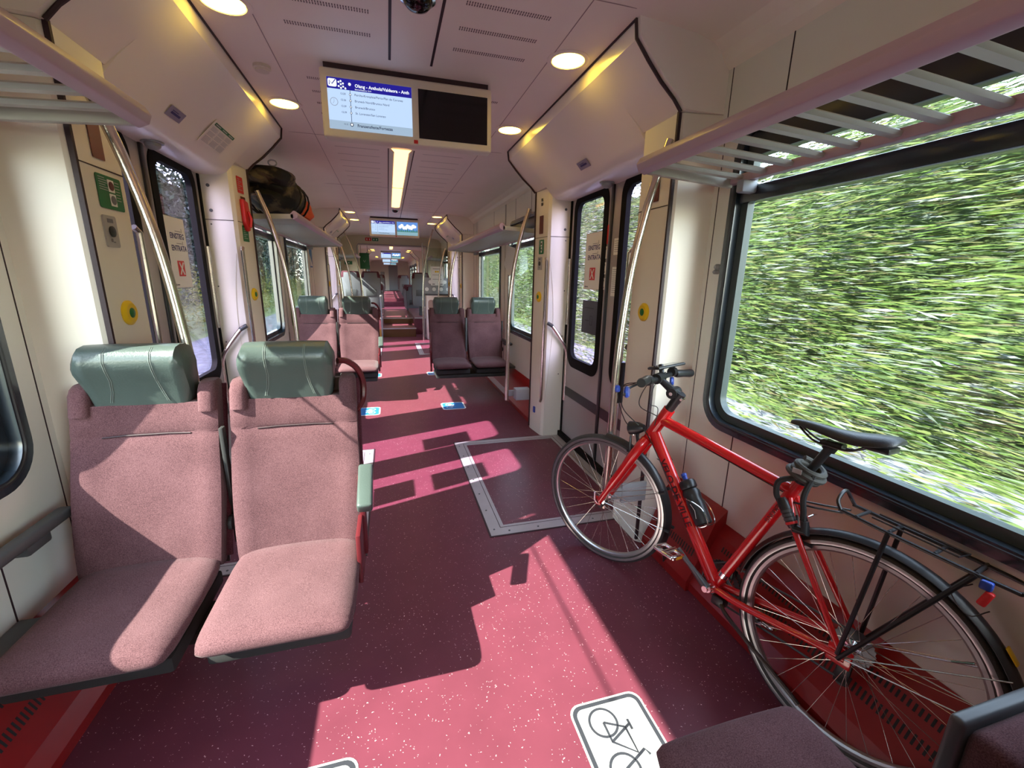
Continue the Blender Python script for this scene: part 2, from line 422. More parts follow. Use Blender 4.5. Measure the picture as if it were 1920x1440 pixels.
# ceiling
def ceil_prof(dz=0, lip=2.36):
    h = [(0, 2.5), (.80, 2.5), (.88, 2.497), (1.16, 2.475), (1.24, 2.455), (1.285, 2.42), (1.305, 2.385), (1.335, lip)]
    h = [(x, z-dz if x < 1.2 else max(min(z, 2.5-dz), lip-.0)) for x, z in h]
    L = [(XC-x, z) for x, z in h[::-1]]+[(XC+x, z) for x, z in h[1:]]
    return L+[(XC+1.42, lip), (XC+1.42, 2.64), (XC-1.42, 2.64), (XC-1.42, lip)]
mb = MB()
secs = []
for y, dz, lip in ((-3.3, 0, 2.36), (10.1, 0, 2.36), (12.8, 0, 2.36)):
    secs.append([Vector((x, y, z)) for x, z in ceil_prof(dz, lip)])
mb.loft(secs)
mb.loft([[Vector((x, y, z)) for x, z in ceil_prof()] for y in (13.3, 34.2)])
ceil = struct('ceiling', mb, 'ceil', angle=20)
mb = MB()
def gr(x, y0, y1, w=.007, z=2.4985): mb.box(x-w/2, x+w/2, y0, y1, z, z+.004)
for sx in (-1, 1):
    gr(XC+sx*.103, -3.3, 2.55, .012); gr(XC+sx*.108, 4.15, 9.0, .009)
mb.build('centre_groove', 'seam', ceil, smooth=False)
mb = MB()
for sx in (-1, 1):
    gr(XC+sx*.655, -3.3, 10, .0035)
for y in (3.95, 5.9, 7.8, 1.80): mb.box(XC-.87, XC+.87, y-.002, y+.002, 2.4985, 2.502)
mb.build('panel_joint', mat('soft_joint', (.38, .30, .28), .7), ceil, smooth=False)
# rows of narrow air slots
mb = MB()
y = -1.0
while y < 9.5:
    for sx in (-1, 1):
        if not (2.5 < y < 2.75) and not (8.6 < y < 9.0):
            for k in range(34):
                x = XC+sx*(.19+k*.0105)
                for dy in ((0, .016) if y < 4 else (0,)):
                    mb.box(x-.0022, x+.0022, y+dy, y+dy+.011, 2.4988, 2.500)
    y += .185 if y < 3.95 else .23
mb.build('air_slots', mat('slot_shadow_grey', (.20, .16, .15), .8), ceil, smooth=False)['kind'] = 'stuff'

# bulkhead between the cars, with a wide gangway opening
mb = MB()
inner = [(XC-.93, .42), (XC+.93, .42), (XC+.93, 2.2), (XC+.90, 2.255), (XC-.90, 2.255), (XC-.93, 2.2)]
outer = [(X(-1, 1.335), 0), (X(1, 1.335), 0), (X(1, 1.335), 2.5), (X(-1, 1.335), 2.5)]
inner = [(XC-.93, .02)]+[(XC+.93, .02)]+inner[2:]
mb.ring(outer, inner, 'y', 12.8, 13.3)
bulk = struct('wall_bulkhead', mb, mat('bulkhead_beige', (.62, .57, .42), .45), smooth=False)
mb = MB(); mb.tube([(XC-.935, 12.79, .42), (XC-.935, 12.79, 2.2), (XC-.9, 12.79, 2.26), (XC+.9, 12.79, 2.26), (XC+.935, 12.79, 2.2), (XC+.935, 12.79, .42)], .018, 6)
mb.build('opening_trim', 'alu', bulk)
def bsign(n, m, x, z, w, h): return sticker(n, m, (x, 12.798, z), (1, 0, 0), (0, 0, 1), w, h, bulk, r=.01)
for n, m, x, z, w, h in (('emergency_sign', 'red_print', -.55, 2.35, .16, .085), ('exit_sign', 'green_print', -.37, 2.35, .16, .085), ('notice', 'green_print', -1.12, 1.72, .20, .09), ('warning_label', 'yellowdk', -.92, 1.45, .08, .10)):
    g = bsign(n, m, x, z, w, h)
    b2 = MB()
    for q in range(2 if w > .1 else 1): b2.box(x+.03+q*.07, x+.055+q*.07, 12.790, 12.794, z+h*.25, z+h*.7)
    b2.build('pictogram', 'white', g, smooth=False)

# ------------------------------------------------------------------ windows
wn = 0
for s in (1, -1):
    xw = X(s, WALL)
    for (a, b) in WINS:
        wn += 1
        if a > 20: pass
        def xr(p, q): return (xw+s*p, xw+s*q)
        mb = MB(); mb.ring(rrect(a, b, WZ0, WZ1, .14, 8), rrect(a+.042, b-.042, WZ0+.042, WZ1-.042, .105, 8), 'x', *xr(-.014, .05))
        w = struct('window_%d' % wn, mb, 'frame')
        mb = MB(); mb.ring(rrect(a+.040, b-.040, WZ0+.040, WZ1-.040, .105, 8), rrect(a+.078, b-.078, WZ0+.078, WZ1-.10, .075, 8), 'x', *xr(.02, .055))
        mb.build('inner_frame', 'frame2' if s > 0 else 'frame', w)
        mb = MB(); mb.tube([(xw-s*.012, p, q) for p, q in rrect(a+.030, b-.030, WZ0+.030, WZ1-.03, .115, 8)], .007, 6, closed=True)
        mb.build('rubber_bead', 'rubber', w)
        mb = MB(); g = rrect(a+.07, b-.07, WZ0+.07, WZ1-.09, .07, 6); mb.prism(g, 'x', *xr(.048, .053)); mb.build('pane', 'glass', w, smooth=False)
        if s > 0 or a > 3:
            mb = MB(); mb.box(*sorted(xr(-.004, .052)), a+.05, b-.05, 1.785, 1.85, .006); mb.build('mullion', 'frame', w)
            mb = MB(); mb.box(*sorted(xr(.0, .047)), a+.06, b-.06, 1.965, 2.09, .004); mb.build('head_panel', 'rubber', w)
        else:
            mb = MB(); mb.box(*sorted(xr(.042, .047)), a+.06, b-.06, 1.800, 1.811, .003); mb.build('mullion', 'frame', w)  # thin bar added to throw a faint shadow stripe on the floor
            mb = MB(); mb.box(*sorted(xr(.0, .047)), a+.06, b-.06, 1.93, 2.09, .004); mb.build('head_panel', 'rubber', w)  # panel brought lower here to block sun through the rack slats

# ------------------------------------------------------------------ red heating ducts along the walls
def duct(s, y0, y1, label, slots=True):
    t = thing('heating_duct', label, 'heating duct', (X(s, 1.2), y0, 0))
    mb = MB(); mb.prism([(X(s, 1.333), .0), (X(s, 1.17), .0), (X(s, 1.17), .04), (X(s, 1.205), .09), (X(s, 1.295), .285), (X(s, 1.333), .335)], 'y', y0, y1)
    mb.build('duct_cover', 'red', t, smooth=False)
    if slots:
        mb = MB()
        for (fa, fb) in ((.36, .52), (.74, .86)):
            yy = y0+.08
            while yy < y1-.05:
                if int((yy-y0)/.42) % 4 != 3:
                    A = Vector((X(s, 1.205), 0, .09)); B = Vector((X(s, 1.295), 0, .285))
                    p = A.lerp(B, fa); q = A.lerp(B, fb); n = Vector((-s*.195, 0, .09)).normalized()*.0008
                    mb.quad(*[Vector((c.x, y_, c.z))+n for c, y_ in ((p, yy), (q, yy), (q, yy+.007), (p, yy+.007))])
                yy += .0155
        mb.build('air_slots', 'blackmatte', t, smooth=False)['kind'] = 'stuff'
    return t
duct(1, -2.9, 1.46, 'red slotted heating duct on the floor behind the red bicycle under the big window')
duct(-1, -2.9, 1.83, 'dark red heating duct under the front left pair of seats')
duct(1, 3.9, 7.85, 'red heating duct on the right beyond the first doors below the far window', False)
duct(-1, 3.9, 7.85, 'red heating duct on the left beyond the first doors under the second seats', False)
t = thing('duct_end_box', 'raised red end box of the duct behind the water bottle', 'heating duct', (X(1, 1.2), 1.6, 0))
mb = MB(); mb.prism([(X(1, 1.333), 0), (X(1, 1.15), 0), (X(1, 1.15), .05), (X(1, 1.185), .12), (X(1, 1.27), .345), (X(1, 1.333), .405)], 'y', 1.46, 1.84); mb.build('box_cover', 'red', t, smooth=False)
mb = MB()
for k in range(18): 
    A = Vector((X(1, 1.185), 0, .12)); B = Vector((X(1, 1.27), 0, .345)); y_ = 1.50+k*.017; n = Vector((-.22, 0, .1)).normalized()*.0008
    p, q = A.lerp(B, .15), A.lerp(B, .3); mb.quad(*[Vector((c.x, w_, c.z))+n for c, w_ in ((p, y_), (q, y_), (q, y_+.008), (p, y_+.008))])
mb.build('air_slots', 'blackmatte', t, smooth=False)['kind'] = 'stuff'

# ------------------------------------------------------------------ door zones
ZN = ['at the nearest doors', 'at the second doors', 'in the next car']
def pillar(s, y0, near, zi):
    where = '%s side, %s post %s' % (SIDE[s], 'near' if near else 'far', ZN[zi])
    t = thing('door_pillar', 'cream full-height door pillar, '+where, 'pillar', (X(s, 1.25), y0+(.15 if near else 1.87), 0))
    if near: pl = [(1.345, y0-.02), (1.30, y0-.01), (1.155, y0+.01), (1.130, y0+.035), (1.132, y0+.29), (1.150, y0+.315), (1.37, y0+.32)]
    else: pl = [(1.37, y0+1.73), (1.185, y0+1.735), (1.165, y0+1.76), (1.135, y0+1.99), (1.14, y0+2.02), (1.345, y0+2.03)]
    top = 2.185
    poly = [(X(s, a), b) for a, b in pl]
    mb = MB(); mb.prism(poly, 'z', 0, top); mb.build('post', 'pillarw', t, angle=25)
    # horizontal joint and black edge gasket
    def at(a, b, off=.0015):
        return a, b
    mb = MB(); ya, yb = (y0+.035, y0+.29) if near else (y0+1.76, y0+1.99)
    xa, xb = (1.130, 1.132) if near else (1.165, 1.135)
    zj = 1.80
    mb.box(*sorted((X(s, xa)-s*.0015, X(s, xa)+s*.002)), ya, yb, zj-.002, zj+.002) if near else mb.quad((X(s, xa)-s*.001, ya, zj-.002), (X(s, xb)-s*.001, yb, zj-.002), (X(s, xb)-s*.001, yb, zj+.002), (X(s, xa)-s*.001, ya, zj+.002))
    if not near: mb.box(*sorted((X(s, 1.18), X(s, 1.36))), y0+1.7275, y0+1.7335, zj-.002, zj+.002)
    mb.build('joint', 'seam', t, smooth=False)
    ye = y0+.022 if near else y0+2.005
    mb = MB(); mb.box(*sorted((X(s, 1.126), X(s, 1.142))), ye-.006, ye+.006, .02, 2.19); mb.build('edge_gasket', 'seam', t, smooth=False)
    if not near:   # bolts and the engraved arc
        mb = MB()
        for x_, z_ in ((1.31, 2.02), (1.31, 1.86), (1.32, 1.77), (1.33, 1.35), (1.33, .95), (1.31, .6)):
            mb.cyl((X(s, x_), y0+1.731, z_), (0, 1, 0), .011 if z_ > 1.8 else .005, .006, 10)
        mb.build('bolts', 'darkgrey', t)
        mb = MB(); mb.tube(curve_pts([(X(s, 1.19), y0+1.734, 1.58), (X(s, 1.225), y0+1.732, 1.3), (X(s, 1.235), y0+1.732, 1.0), (X(s, 1.21), y0+1.733, .6), (X(s, 1.185), y0+1.734, .35)], 6), .0025, 5)
        mb.build('embossed_line', 'bezel', t)
    return t
def onpillar(s, near, y0):
    """placing frame on the aisle face of a pillar: returns function (y, z) -> origin, u axis, v axis"""
    if near: return lambda y, z: (Vector((X(s, 1.131)-s*.001, y, z)), Vector((0, -s, 0)), Vector((0, 0, 1)))
    def f(y, z):
        k = (y-(y0+1.76))/.23; x = 1.165+(1.135-1.165)*k
        d = Vector((s*-.03, .23, 0)).normalized()*(-s)
        return (Vector((X(s, x)-s*.001, y, z)), d, Vector((0, 0, 1)))
    return f
def round_button(t, o, u, v):
    n = u.cross(v); mb = MB(); mb.lathe(o, n, [(0, 0), (.047, 0), (.047, .006), (.036, .014), (.020, .014), (.020, .008), (0, .008)], 28); b = mb.build('door_button', 'yellow', t)
    mb = MB(); mb.lathe(o+n*.008, n, [(0, 0), (.019, 0), (.019, .006), (.014, .009), (0, .010)], 20); mb.build('button_centre', 'greenbtn', b)
def speaker_plate(t, o, u, v):
    n = u.cross(v)
    p = sticker('intercom_plate', 'alu', o-u*.038-v*.055, u, v, .076, .11, t, .008, .006, 0)
    mb = MB(); mb.lathe(o+n*.006, n, [(0, 0), (.019, 0), (.019, .004), (.008, .006), (0, .006)], 20); mb.build('intercom_button', 'black', p)
    mb = MB(); bars(mb, o-u*.038-v*.055, u, v, [(.02, .085, .034, .014), (.024, .018, .004, .012), (.03, .018, .004, .012), (.036, .016, .012, .004)], .0065); mb.build('plate_print', 'grey_print', p, smooth=False)
def green_sticker(t, o, u, v, w, h):
    p = sticker('green_safety_sticker', 'green_print', o, u, v, w, h, t, .008)
    mb = MB(); bars(mb, o, u, v, [(w*.08, h*(.9-.07*k), w*(.25+.07*((k*5) % 3)), h*.02) for k in range(6)]+[(w*.72, h*(.85-.09*k), w*.18, h*.02) for k in range(7)]); mb.build('print', 'palegrey', p, smooth=False)
    for k in range(2):
        q = sticker('pictogram', 'white', o+u*w*.43+v*h*(.53-.42*k), u, v, w*.25, h*.37, p, .002, .001, .003)
        c = o+u*w*.555+v*h*(.715-.42*k); n = u.cross(v)
        mb = MB(); mb.lathe(c+n*.0042, n, [(0, 0), (w*.105, 0), (w*.105, .001), (w*.075, .001), (w*.075, .0015), (0, .0015)], 20)
        mb.build('symbol', 'grey_print' if k else 'maroon', q)
def header(s, y0, zi):
    t = thing('door_header', 'glossy white angled cover above the %s doors, %s' % (SIDE[s], ZN[zi]), 'overhead cover', (X(s, 1.2), y0+1, 2.2))
    up = [(1.36, 2.52), (.875, 2.52), (.875, 2.497), (.885, 2.43)]
    def sec(y, lo): return [Vector((X(s, a), y, b)) for a, b in up+lo]
    A = [(.95, 2.36), (1.02, 2.29), (1.09, 2.232), (1.135, 2.187), (1.20, 2.187), (1.28, 2.187), (1.36, 2.187)]
    B = [(.95, 2.36), (1.02, 2.29), (1.09, 2.225), (1.145, 2.160), (1.185, 2.115), (1.23, 2.092), (1.37, 2.085)]
    mb = MB()
    mb.loft([sec(y0-.02, A), sec(y0+.318, A)]); mb.loft([sec(y0+.318, B), sec(y0+1.735, B)]); mb.loft([sec(y0+1.735, A), sec(y0+2.04, A)])
    mb.build('cover', 'header', t, angle=30)
    # black gaskets along both end edges
    mb = MB()
    for y in (y0+.005, y0+2.02):
        p = [(1.127, 2.183), (1.085, 2.229), (1.014, 2.286), (.944, 2.356), (.880, 2.428), (.872, 2.495)]
        mb.tube([(X(s, a), y, b) for a, b in p], .0075, 6)
    mb.tube([(X(s, .873), y0, 2.497), (X(s, .873), y0+2.02, 2.497)], .006, 6)
    mb.build('edge_gasket', 'seam', t)
    mb = MB(); c = Vector((X(s, 1.29), y0+.98, 2.088)); mb.lathe(c, (0, 0, -1), [(0, 0), (.05, 0), (.048, .006), (.036, .006), (.034, .022), (.02, .034), (0, .038)], 24); mb.build('sensor_dome', 'greyplast', t)
    return t
def slope_frame(s):
    a, b = Vector((X(s, 1.145), 0, 2.160)), Vector((X(s, 1.02), 0, 2.29)); v = (b-a).normalized(); u = Vector((0, -s, 0)); return a, u, v

def door_leaf(parent, s, a, b, ga, gb, name):
    x0, x1 = X(s, 1.362), X(s, 1.392)
    mb = MB(); mb.ring([(a, .05), (b, .05), (b, 2.13), (a, 2.13)], rrect(ga-.035, gb+.035, .74, 2.085, .09, 8), 'x', x0, x1)
    lf = mb.build(name, 'doorgrey', parent, smooth=False)
    mb = MB(); mb.ring(rrect(ga-.066, gb+.066, .70, 2.115, .12, 8), rrect(ga, gb, .785, 2.045, .075, 8), 'x', x0-s*.006, x1-s*.002); mb.build('window_surround', 'surround', lf)
    mb = MB(); mb.prism(rrect(ga-.01, gb+.01, .775, 2.055, .08, 6), 'x', x1-s*.012, x1-s*.007); mb.build('pane', 'doorglass', lf, smooth=False)
    mb = MB(); mb.box(*sorted((x0-s*.004, x0)), a, b, .42, .50); mb.build('kick_strip', 'rubber', lf, smooth=False)
    return lf
dn = 0
def doors(s, y0):
    global dn; dn += 1
    ya, ym, yb = y0+.30, y0+1.01, y0+1.74
    mb = MB(); xo = X(s, 1.395)
    mb.box(*sorted((X(s, 1.352), X(s, 1.42))), ya, ya+.035, 0, 2.15); mb.box(*sorted((X(s, 1.352), X(s, 1.42))), yb-.035, yb, 0, 2.15)
    mb.box(*sorted((X(s, 1.352), X(s, 1.42))), ya, yb, 2.11, 2.2); mb.box(*sorted((X(s, 1.33), X(s, 1.42))), ya, yb, -.02, .05)
    d = struct('door_%d' % dn, mb, 'surround', smooth=False)
    l1 = door_leaf(d, s, ya+.03, ym-.018, y0+.375, y0+.82, 'door_leaf'); l2 = door_leaf(d, s, ym+.018, yb-.03, y0+1.13, y0+1.59, 'door_leaf')
    mb = MB(); mb.box(*sorted((X(s, 1.350), X(s, 1.395))), ym-.02, ym+.02, .05, 2.12, .008); mb.build('centre_seal', 'rubber', d)
    return d, l1, l2
def rails(s, y0, far, zi):
    """stainless handrails at one pillar; mirrored for the near pillar"""
    yy = y0+1.73 if far else y0+.325; sg = 1 if far else -1
    w = '%s side, %s post %s' % (SIDE[s], 'far' if far else 'near', ZN[zi])
    mb = MB(); k = sg*-.035
    mb.tube([(X(s, 1.145), yy+k*.2, 1.62), (X(s, 1.14), yy+k, 1.60), (X(s, 1.137), yy+k, .38), (X(s, 1.142), yy+k*.2, .35)], .0125, 10)
    lh_ = tag(mb.build('long_handrail', 'steel'), 'long straight steel handrail, '+w, 'handrail')
    if s > 0 and not far and zi == 0:
        mb = MB(); mb.box(X(s, 1.110), X(s, 1.160), yy+k-.03, yy+k+.03, .735, .985, .008); mb.build('black_sleeve', 'black', lh_)
    mb = MB(); mb.tube(curve_pts([(X(s, 1.178), yy+k, 1.070), (X(s, 1.215), yy+k*1.2, 1.045), (X(s, 1.30), yy+k*1.4, .93), (X(s, 1.355), yy+k*1.3, .83), (X(s, 1.362), yy+k*1.2, .70), (X(s, 1.362), yy+k*1.2, .36)], 5), .0145, 10)
    t = tag(mb.build('bent_handrail', 'steel'), 'bent steel grab rail sloping down, '+w, 'handrail')
    mb = MB(); mb.tube([(X(s, 1.172), yy+k, 1.073), (X(s, 1.217), yy+k*1.2, 1.045)], .0165, 10); mb.build('grip_sleeve', 'darkgrey', t)
    mb = MB(); mb.tube([(X(s, 1.35), yy+k*1.1, 1.62), (X(s, 1.352), yy+k*1.1, 1.06)], .016, 10)
    tag(mb.build('short_handrail', 'steel'), 'short thick vertical steel rail beside the door, '+w, 'handrail')
def pole(s, y, label, dx=0, wide=0):
    t = thing('grab_pole', label, 'grab pole', (X(s, .93), y, .28), 'curved steel grab poles')
    mb = MB(); mb.tube(curve_pts([(X(s, 1.10+dx), y, 2.06), (X(s, 1.03+dx), y, 1.84), (X(s, .968+dx), y, 1.55), (X(s, .935+dx), y, 1.24), (X(s, .922+dx), y, .95), (X(s, .92+dx), y, .27)], 6), .0185, 16); mb.build('pole', 'steel', t)
    mb = MB(); mb.box(*sorted((X(s, .99), X(s, 1.138))), y-.01-wide, y+.01, .285, .395, .004); p = mb.build('bracket_plate', 'lightgrey', t)
    mb = MB(); mb.box(*sorted((X(s, .93), X(s, 1.0))), y-.006, y+.014, .31, .37, .003); mb.build('bracket_arm', 'lightgrey', p)
    mb = MB(); mb.tube([(X(s, 1.09), y, 2.035), (X(s, 1.14), y, 2.03)], .009, 8); mb.build('top_fixing', 'steel', t)
    return t

pil = {}
for zi, y0 in enumerate(ZS):
    for s in (1, -1):
        pil[zi, s, 0] = pillar(s, y0, True, zi); pil[zi, s, 1] = pillar(s, y0, False, zi)
        hd = header(s, y0, zi); pil[zi, s, 'h'] = hd
        d, l1, l2 = doors(s, y0); pil[zi, s, 'd'] = (d, l1, l2)
        if zi < 2:
            rails(s, y0, True, zi); rails(s, y0, False, zi)
            pole(s, y0-.01 if s > 0 else y0+.07, 'curved stainless pole in front of the %s doors, near end %s' % (SIDE[s], ZN[zi]), -.022 if s > 0 else -.005)
            pole(s, y0+2.09, 'curved stainless pole just past the %s doors, far end %s' % (SIDE[s], ZN[zi]), 0, .075)
        for far in (0, 1):
            f = onpillar(s, not far, y0); yb_ = y0+1.88 if far else y0+.15; P_ = pil[zi, s, far]
            if zi < 2: o, u, v = f(yb_, 1.29); round_button(P_, o, u, v)
            # LED strip panel
            o, u, v = f(yb_, 1.83); n = u.cross(v)
            sticker('display_panel', 'panel_maroon', o-u*.035, u, v, .07, .15, P_, .004, .002)
        # portal frames of hatch set in the floor
        if zi < 2:
            lab = 'brushed metal frame around the floor plate in front of the %s doors %s' % (SIDE[s], ZN[zi])
            t = thing('floor_frame', lab, 'floor frame', (X(s, .85), y0+1, 0))
            mb = MB(); mb.ring([(X(s, .345), y0+.27), (X(s, 1.33), y0+.27), (X(s, 1.33), y0+1.745), (X(s, .345), y0+1.745)], [(X(s, .44), y0+.365), (X(s, 1.24), y0+.365), (X(s, 1.24), y0+1.66), (X(s, .44), y0+1.66)], 'z', .0005, .004)
            fr = mb.build('metal_frame', 'alu', t, smooth=False)
            mb = MB(); mb.ring([(X(s, .335), y0+.26), (X(s, 1.34), y0+.26), (X(s, 1.34), y0+1.755), (X(s, .335), y0+1.755)], [(X(s, .346), y0+.271), (X(s, 1.329), y0+.271), (X(s, 1.329), y0+1.744), (X(s, .346), y0+1.744)], 'z', .0005, .0028)
            mb.ring([(X(s, .414), y0+.34), (X(s, 1.268), y0+.34), (X(s, 1.268), y0+1.69), (X(s, .414), y0+1.69)], [(X(s, .418), y0+.344), (X(s, 1.264), y0+.344), (X(s, 1.264), y0+1.686), (X(s, .418), y0+1.686)], 'z', .0041, .0045)
            mb.build('sealing_line', 'seam', t, smooth=False)
            mb = MB()
            for i in range(7):
                mb.cyl((X(s, .375), y0+.33+i*.22, .0045), (0, 0, 1), .006, .002, 10); 
                if i < 5: mb.cyl((X(s, .46+i*.18), y0+.30, .0045), (0, 0, 1), .006, .002, 10)
            mb.build('screws', 'darkgrey', fr)

# extra signs on the nearest pillars
f = onpillar(-1, True, 1.85); P_ = pil[0, -1, 0]
o, u, v = f(1.955, 1.665); green_sticker(P_, o, u, v, .15, .115)
o, u, v = f(1.985, 1.585); speaker_plate(P_, o, u, v)
o, u, v = f(2.0, 2.06); q = sticker('indicator', 'black', o, u, v, .045, .03, P_, .004, .004); sticker('indicator_lamp', emit_mat('teal_indicator', (.0, .5, .35), 1), o+u*.018+v*.008, u, v, .018, .014, q, .002, .001, .006)
f = onpillar(-1, False, 1.85); P_ = pil[0, -1, 1]
o, u, v = f(3.71, 2.0); p = sticker('red_instruction_sticker', 'red_print', o-u*.045, u, v, .09, .11, P_, .003)
mb = MB(); bars(mb, o-u*.045, u, v, [(.01, .09-.014*k, .03+.03*((k*3) % 2), .004) for k in range(6)]); mb.build('print', 'palegrey', p, smooth=False)
p = sticker('green_sticker', 'green_print', o-u*.045-v*.33, u, v, .09, .11, P_, .003)
mb = MB(); bars(mb, o-u*.045-v*.33, u, v, [(.01, .09-.014*k, .03+.03*((k*3) % 2), .004) for k in range(6)]); mb.build('print', 'palegrey', p, smooth=False)
t = thing('emergency_brake', 'glossy red emergency brake handle on the left far door pillar', 'emergency handle', o-v*.17)
n = u.cross(v); c = o-v*.14
mb = MB(); mb.prism([(-.04, .10), (.035, .085), (.05, -.02), (.03, -.11), (0, -.12), (-.035, -.06)], 'z', 0, .03, .008); mb.xf(basis(c, u, v)); mb.build('housing', 'red_print', t)
mb = MB(); mb.tube([c+u*.0+v*.02+n*.035, c+u*.015-v*.03+n*.045, c+u*.01-v*.09+n*.035], .010, 8); mb.build('handle', 'red_print', t)
f = onpillar(1, False, 1.85); P_ = pil[0, 1, 1]
o, u, v = f(3.72, 1.66); green_sticker(P_, o-u*.04, u, v, .09, .12)
o, u, v = f(3.73, 1.58); speaker_plate(P_, o, u, v)
o, u, v = f(3.74, .19); sticker('blue_clip', 'bluepl', o-u*.02, u, v, .035, .06, P_, .008, .008)
o, u, v = f(3.73, 2.06); sticker('sensor', 'black', o-u*.012, u, v, .024, .024, P_, .003, .003); sticker('sensor', 'black', o-u*.012+v*.035, u, v, .024, .024, P_, .003, .003)
for s in (1, -1):
    f = onpillar(s, False, 7.9); o, u, v = f(9.77, 1.6); green_sticker(pil[1, s, 1], o-u*.04, u, v, .09, .14)
f = onpillar(-1, True, 7.9); o, u, v = f(8.05, 1.6); green_sticker(pil[1, -1, 0], o-u*.04, u, v, .1, .16)
# header stickers
for zi in (0, 1):
    y0 = ZS[zi]
    for s in (1, -1):
        a, u, v = slope_frame(s); P_ = pil[zi, s, 'h']
        base = a+v*.012
        yb_ = y0+.90 if s < 0 else y0+1.07
        o = Vector((base.x, yb_, base.z)) if s > 0 else Vector((base.x, yb_-.14, base.z))
        p = sticker('grey_label', mat('grey_violet_label', (.27, .25, .36), .4), o, u, v, .15, .055, P_, .001, .001, .002)
        mb = MB(); bars(mb, o, u, v, [(.03, .02, .09, .012), (.03, .036, .06, .004)], .0035); mb.build('print', 'navy', p, smooth=False)
for zi, s in ((0, -1), (1, 1), (1, -1)):
    y0 = ZS[zi]; a, u, v = slope_frame(s); base = a+v*.0
    o = Vector((base.x, y0+1.15, base.z+.0)) if s < 0 else Vector((base.x, y0+1.55, base.z))
    p = sticker('notice_board', 'header', o, u, v, .34, .155, pil[zi, s, 'h'], .004, .002, .002)
    q = sticker('green_band', 'green_print', o+u*.02+v*.125, u, v, .30, .018, p, .003, .001, .004)
    mb = MB(); rows = []
    for c_ in range(3):
        for k in range(16): 
            if k not in (4, 9): rows.append((.022+c_*.105, .112-k*.0065, .075+.02*random.random(), .0028))
    bars(mb, o, u, v, rows, .0045); mb.build('print', 'palegrey', p, smooth=False)
    mb = MB(); bars(mb, o, u, v, [(.03+.1*k, .131, .07, .006) for k in range(3)], .0055); mb.build('band_print', 'palegrey', p, smooth=False)

# posters and signs on the door windows
def poster(s, ya, yb, z0, z1, label):
    t = thing('door_poster', label, 'poster', (X(s, 1.37), (ya+yb)/2, z0)); x = X(s, 1.368)
    w, h = yb-ya, z1-z0; u = Vector((0, -s, 0)); v = Vector((0, 0, 1)); o = Vector((x, yb if s > 0 else ya, z0))
    edge = sticker('backing', 'grey_print', o, u, v, w, h, t, .002, .002, 0)
    p = sticker('paper', 'white', o+u*.003+v*.003, u, v, w-.006, h-.006, t, .002, .001, .0018)
    def tx(txt, size, uu, vv, m, bold=False):
        b = MB(); lettering(b, txt, size, o+u*uu+v*vv+u.cross(v)*.0034, u, v, bold); return b.build('lettering', m, p, smooth=False)
    tx('EINSTIEG', w*.175, w*.17, h*.70, 'navy', True); tx('ENTRATA', w*.175, w*.17, h*.53, 'navy', True)
    b = MB(); bars(b, o, u, v, [(w*.45, h*.800, w*.30, h*.008), (w*.45, h*.630, w*.28, h*.008), (w*.78, h*.79, w*.015, h*.06), (w*.76, h*.62, w*.015, h*.05), (w*.08, h*.035, w*.06, h*.03), (w*.16, h*.04, w*.12, h*.018)], .0032); b.build('small_print', 'grey_print', p, smooth=False)
    q = sticker('red_panel', 'red_print', o+u*w*.34+v*h*.17, u, v, w*.34, h*.22, p, .001, .001, .0032)
    b = MB(); c = o+u*w*.51+v*h*.28+u.cross(v)*.0048
    for a in (1, -1): b.tube([c-u*w*.10*a-v*h*.085, c+u*w*.10*a+v*h*.085], .0045, 6)
    b.build('white_cross', 'white', q)
    return t
poster(-1, 3.00, 3.255, 1.35, 1.76, 'white no entry poster with a red cross on the left door window, far leaf')
poster(1, 2.985, 3.265, 1.375, 1.80, 'white no entry poster with a red cross on the right door window')
poster(-1, 2.27, 2.52, 1.36, 1.76, 'white no entry poster on the nearest leaf of the left door, behind the grab pole')
poster(1, 2.25, 2.50, 1.36, 1.78, 'white no entry poster on the near leaf of the right door, behind the pillar')
for s, ya, yb, z0, z1, lb in ((1, 2.99, 3.26, 1.03, 1.29, 'dark grey bin notice on the right door window under the poster'), (-1, 2.27, 2.52, .98, 1.24, 'dark grey notice low on the near leaf of the left door')):
    t = thing('window_notice', lb, 'notice', (X(s, 1.37), ya, z0)); u = Vector((0, -s, 0)); v = Vector((0, 0, 1)); o = Vector((X(s, 1.368), yb if s > 0 else ya, z0))
    p = sticker('notice_plate', mat('slate_notice', (.035, .038, .05), .45), o, u, v, yb-ya, z1-z0, t, .003, .003, 0)
    b = MB(); bars(b, o, u, v, [(.15, .07, .003, .07), (.185, .07, .003, .07), (.15, .07, .035, .003), (.15, .14, .035, .003), (.06, .1, .07, .004), (.05, .2, .15, .004)], .0035); b.build('print', 'blackmatte', p, smooth=False)
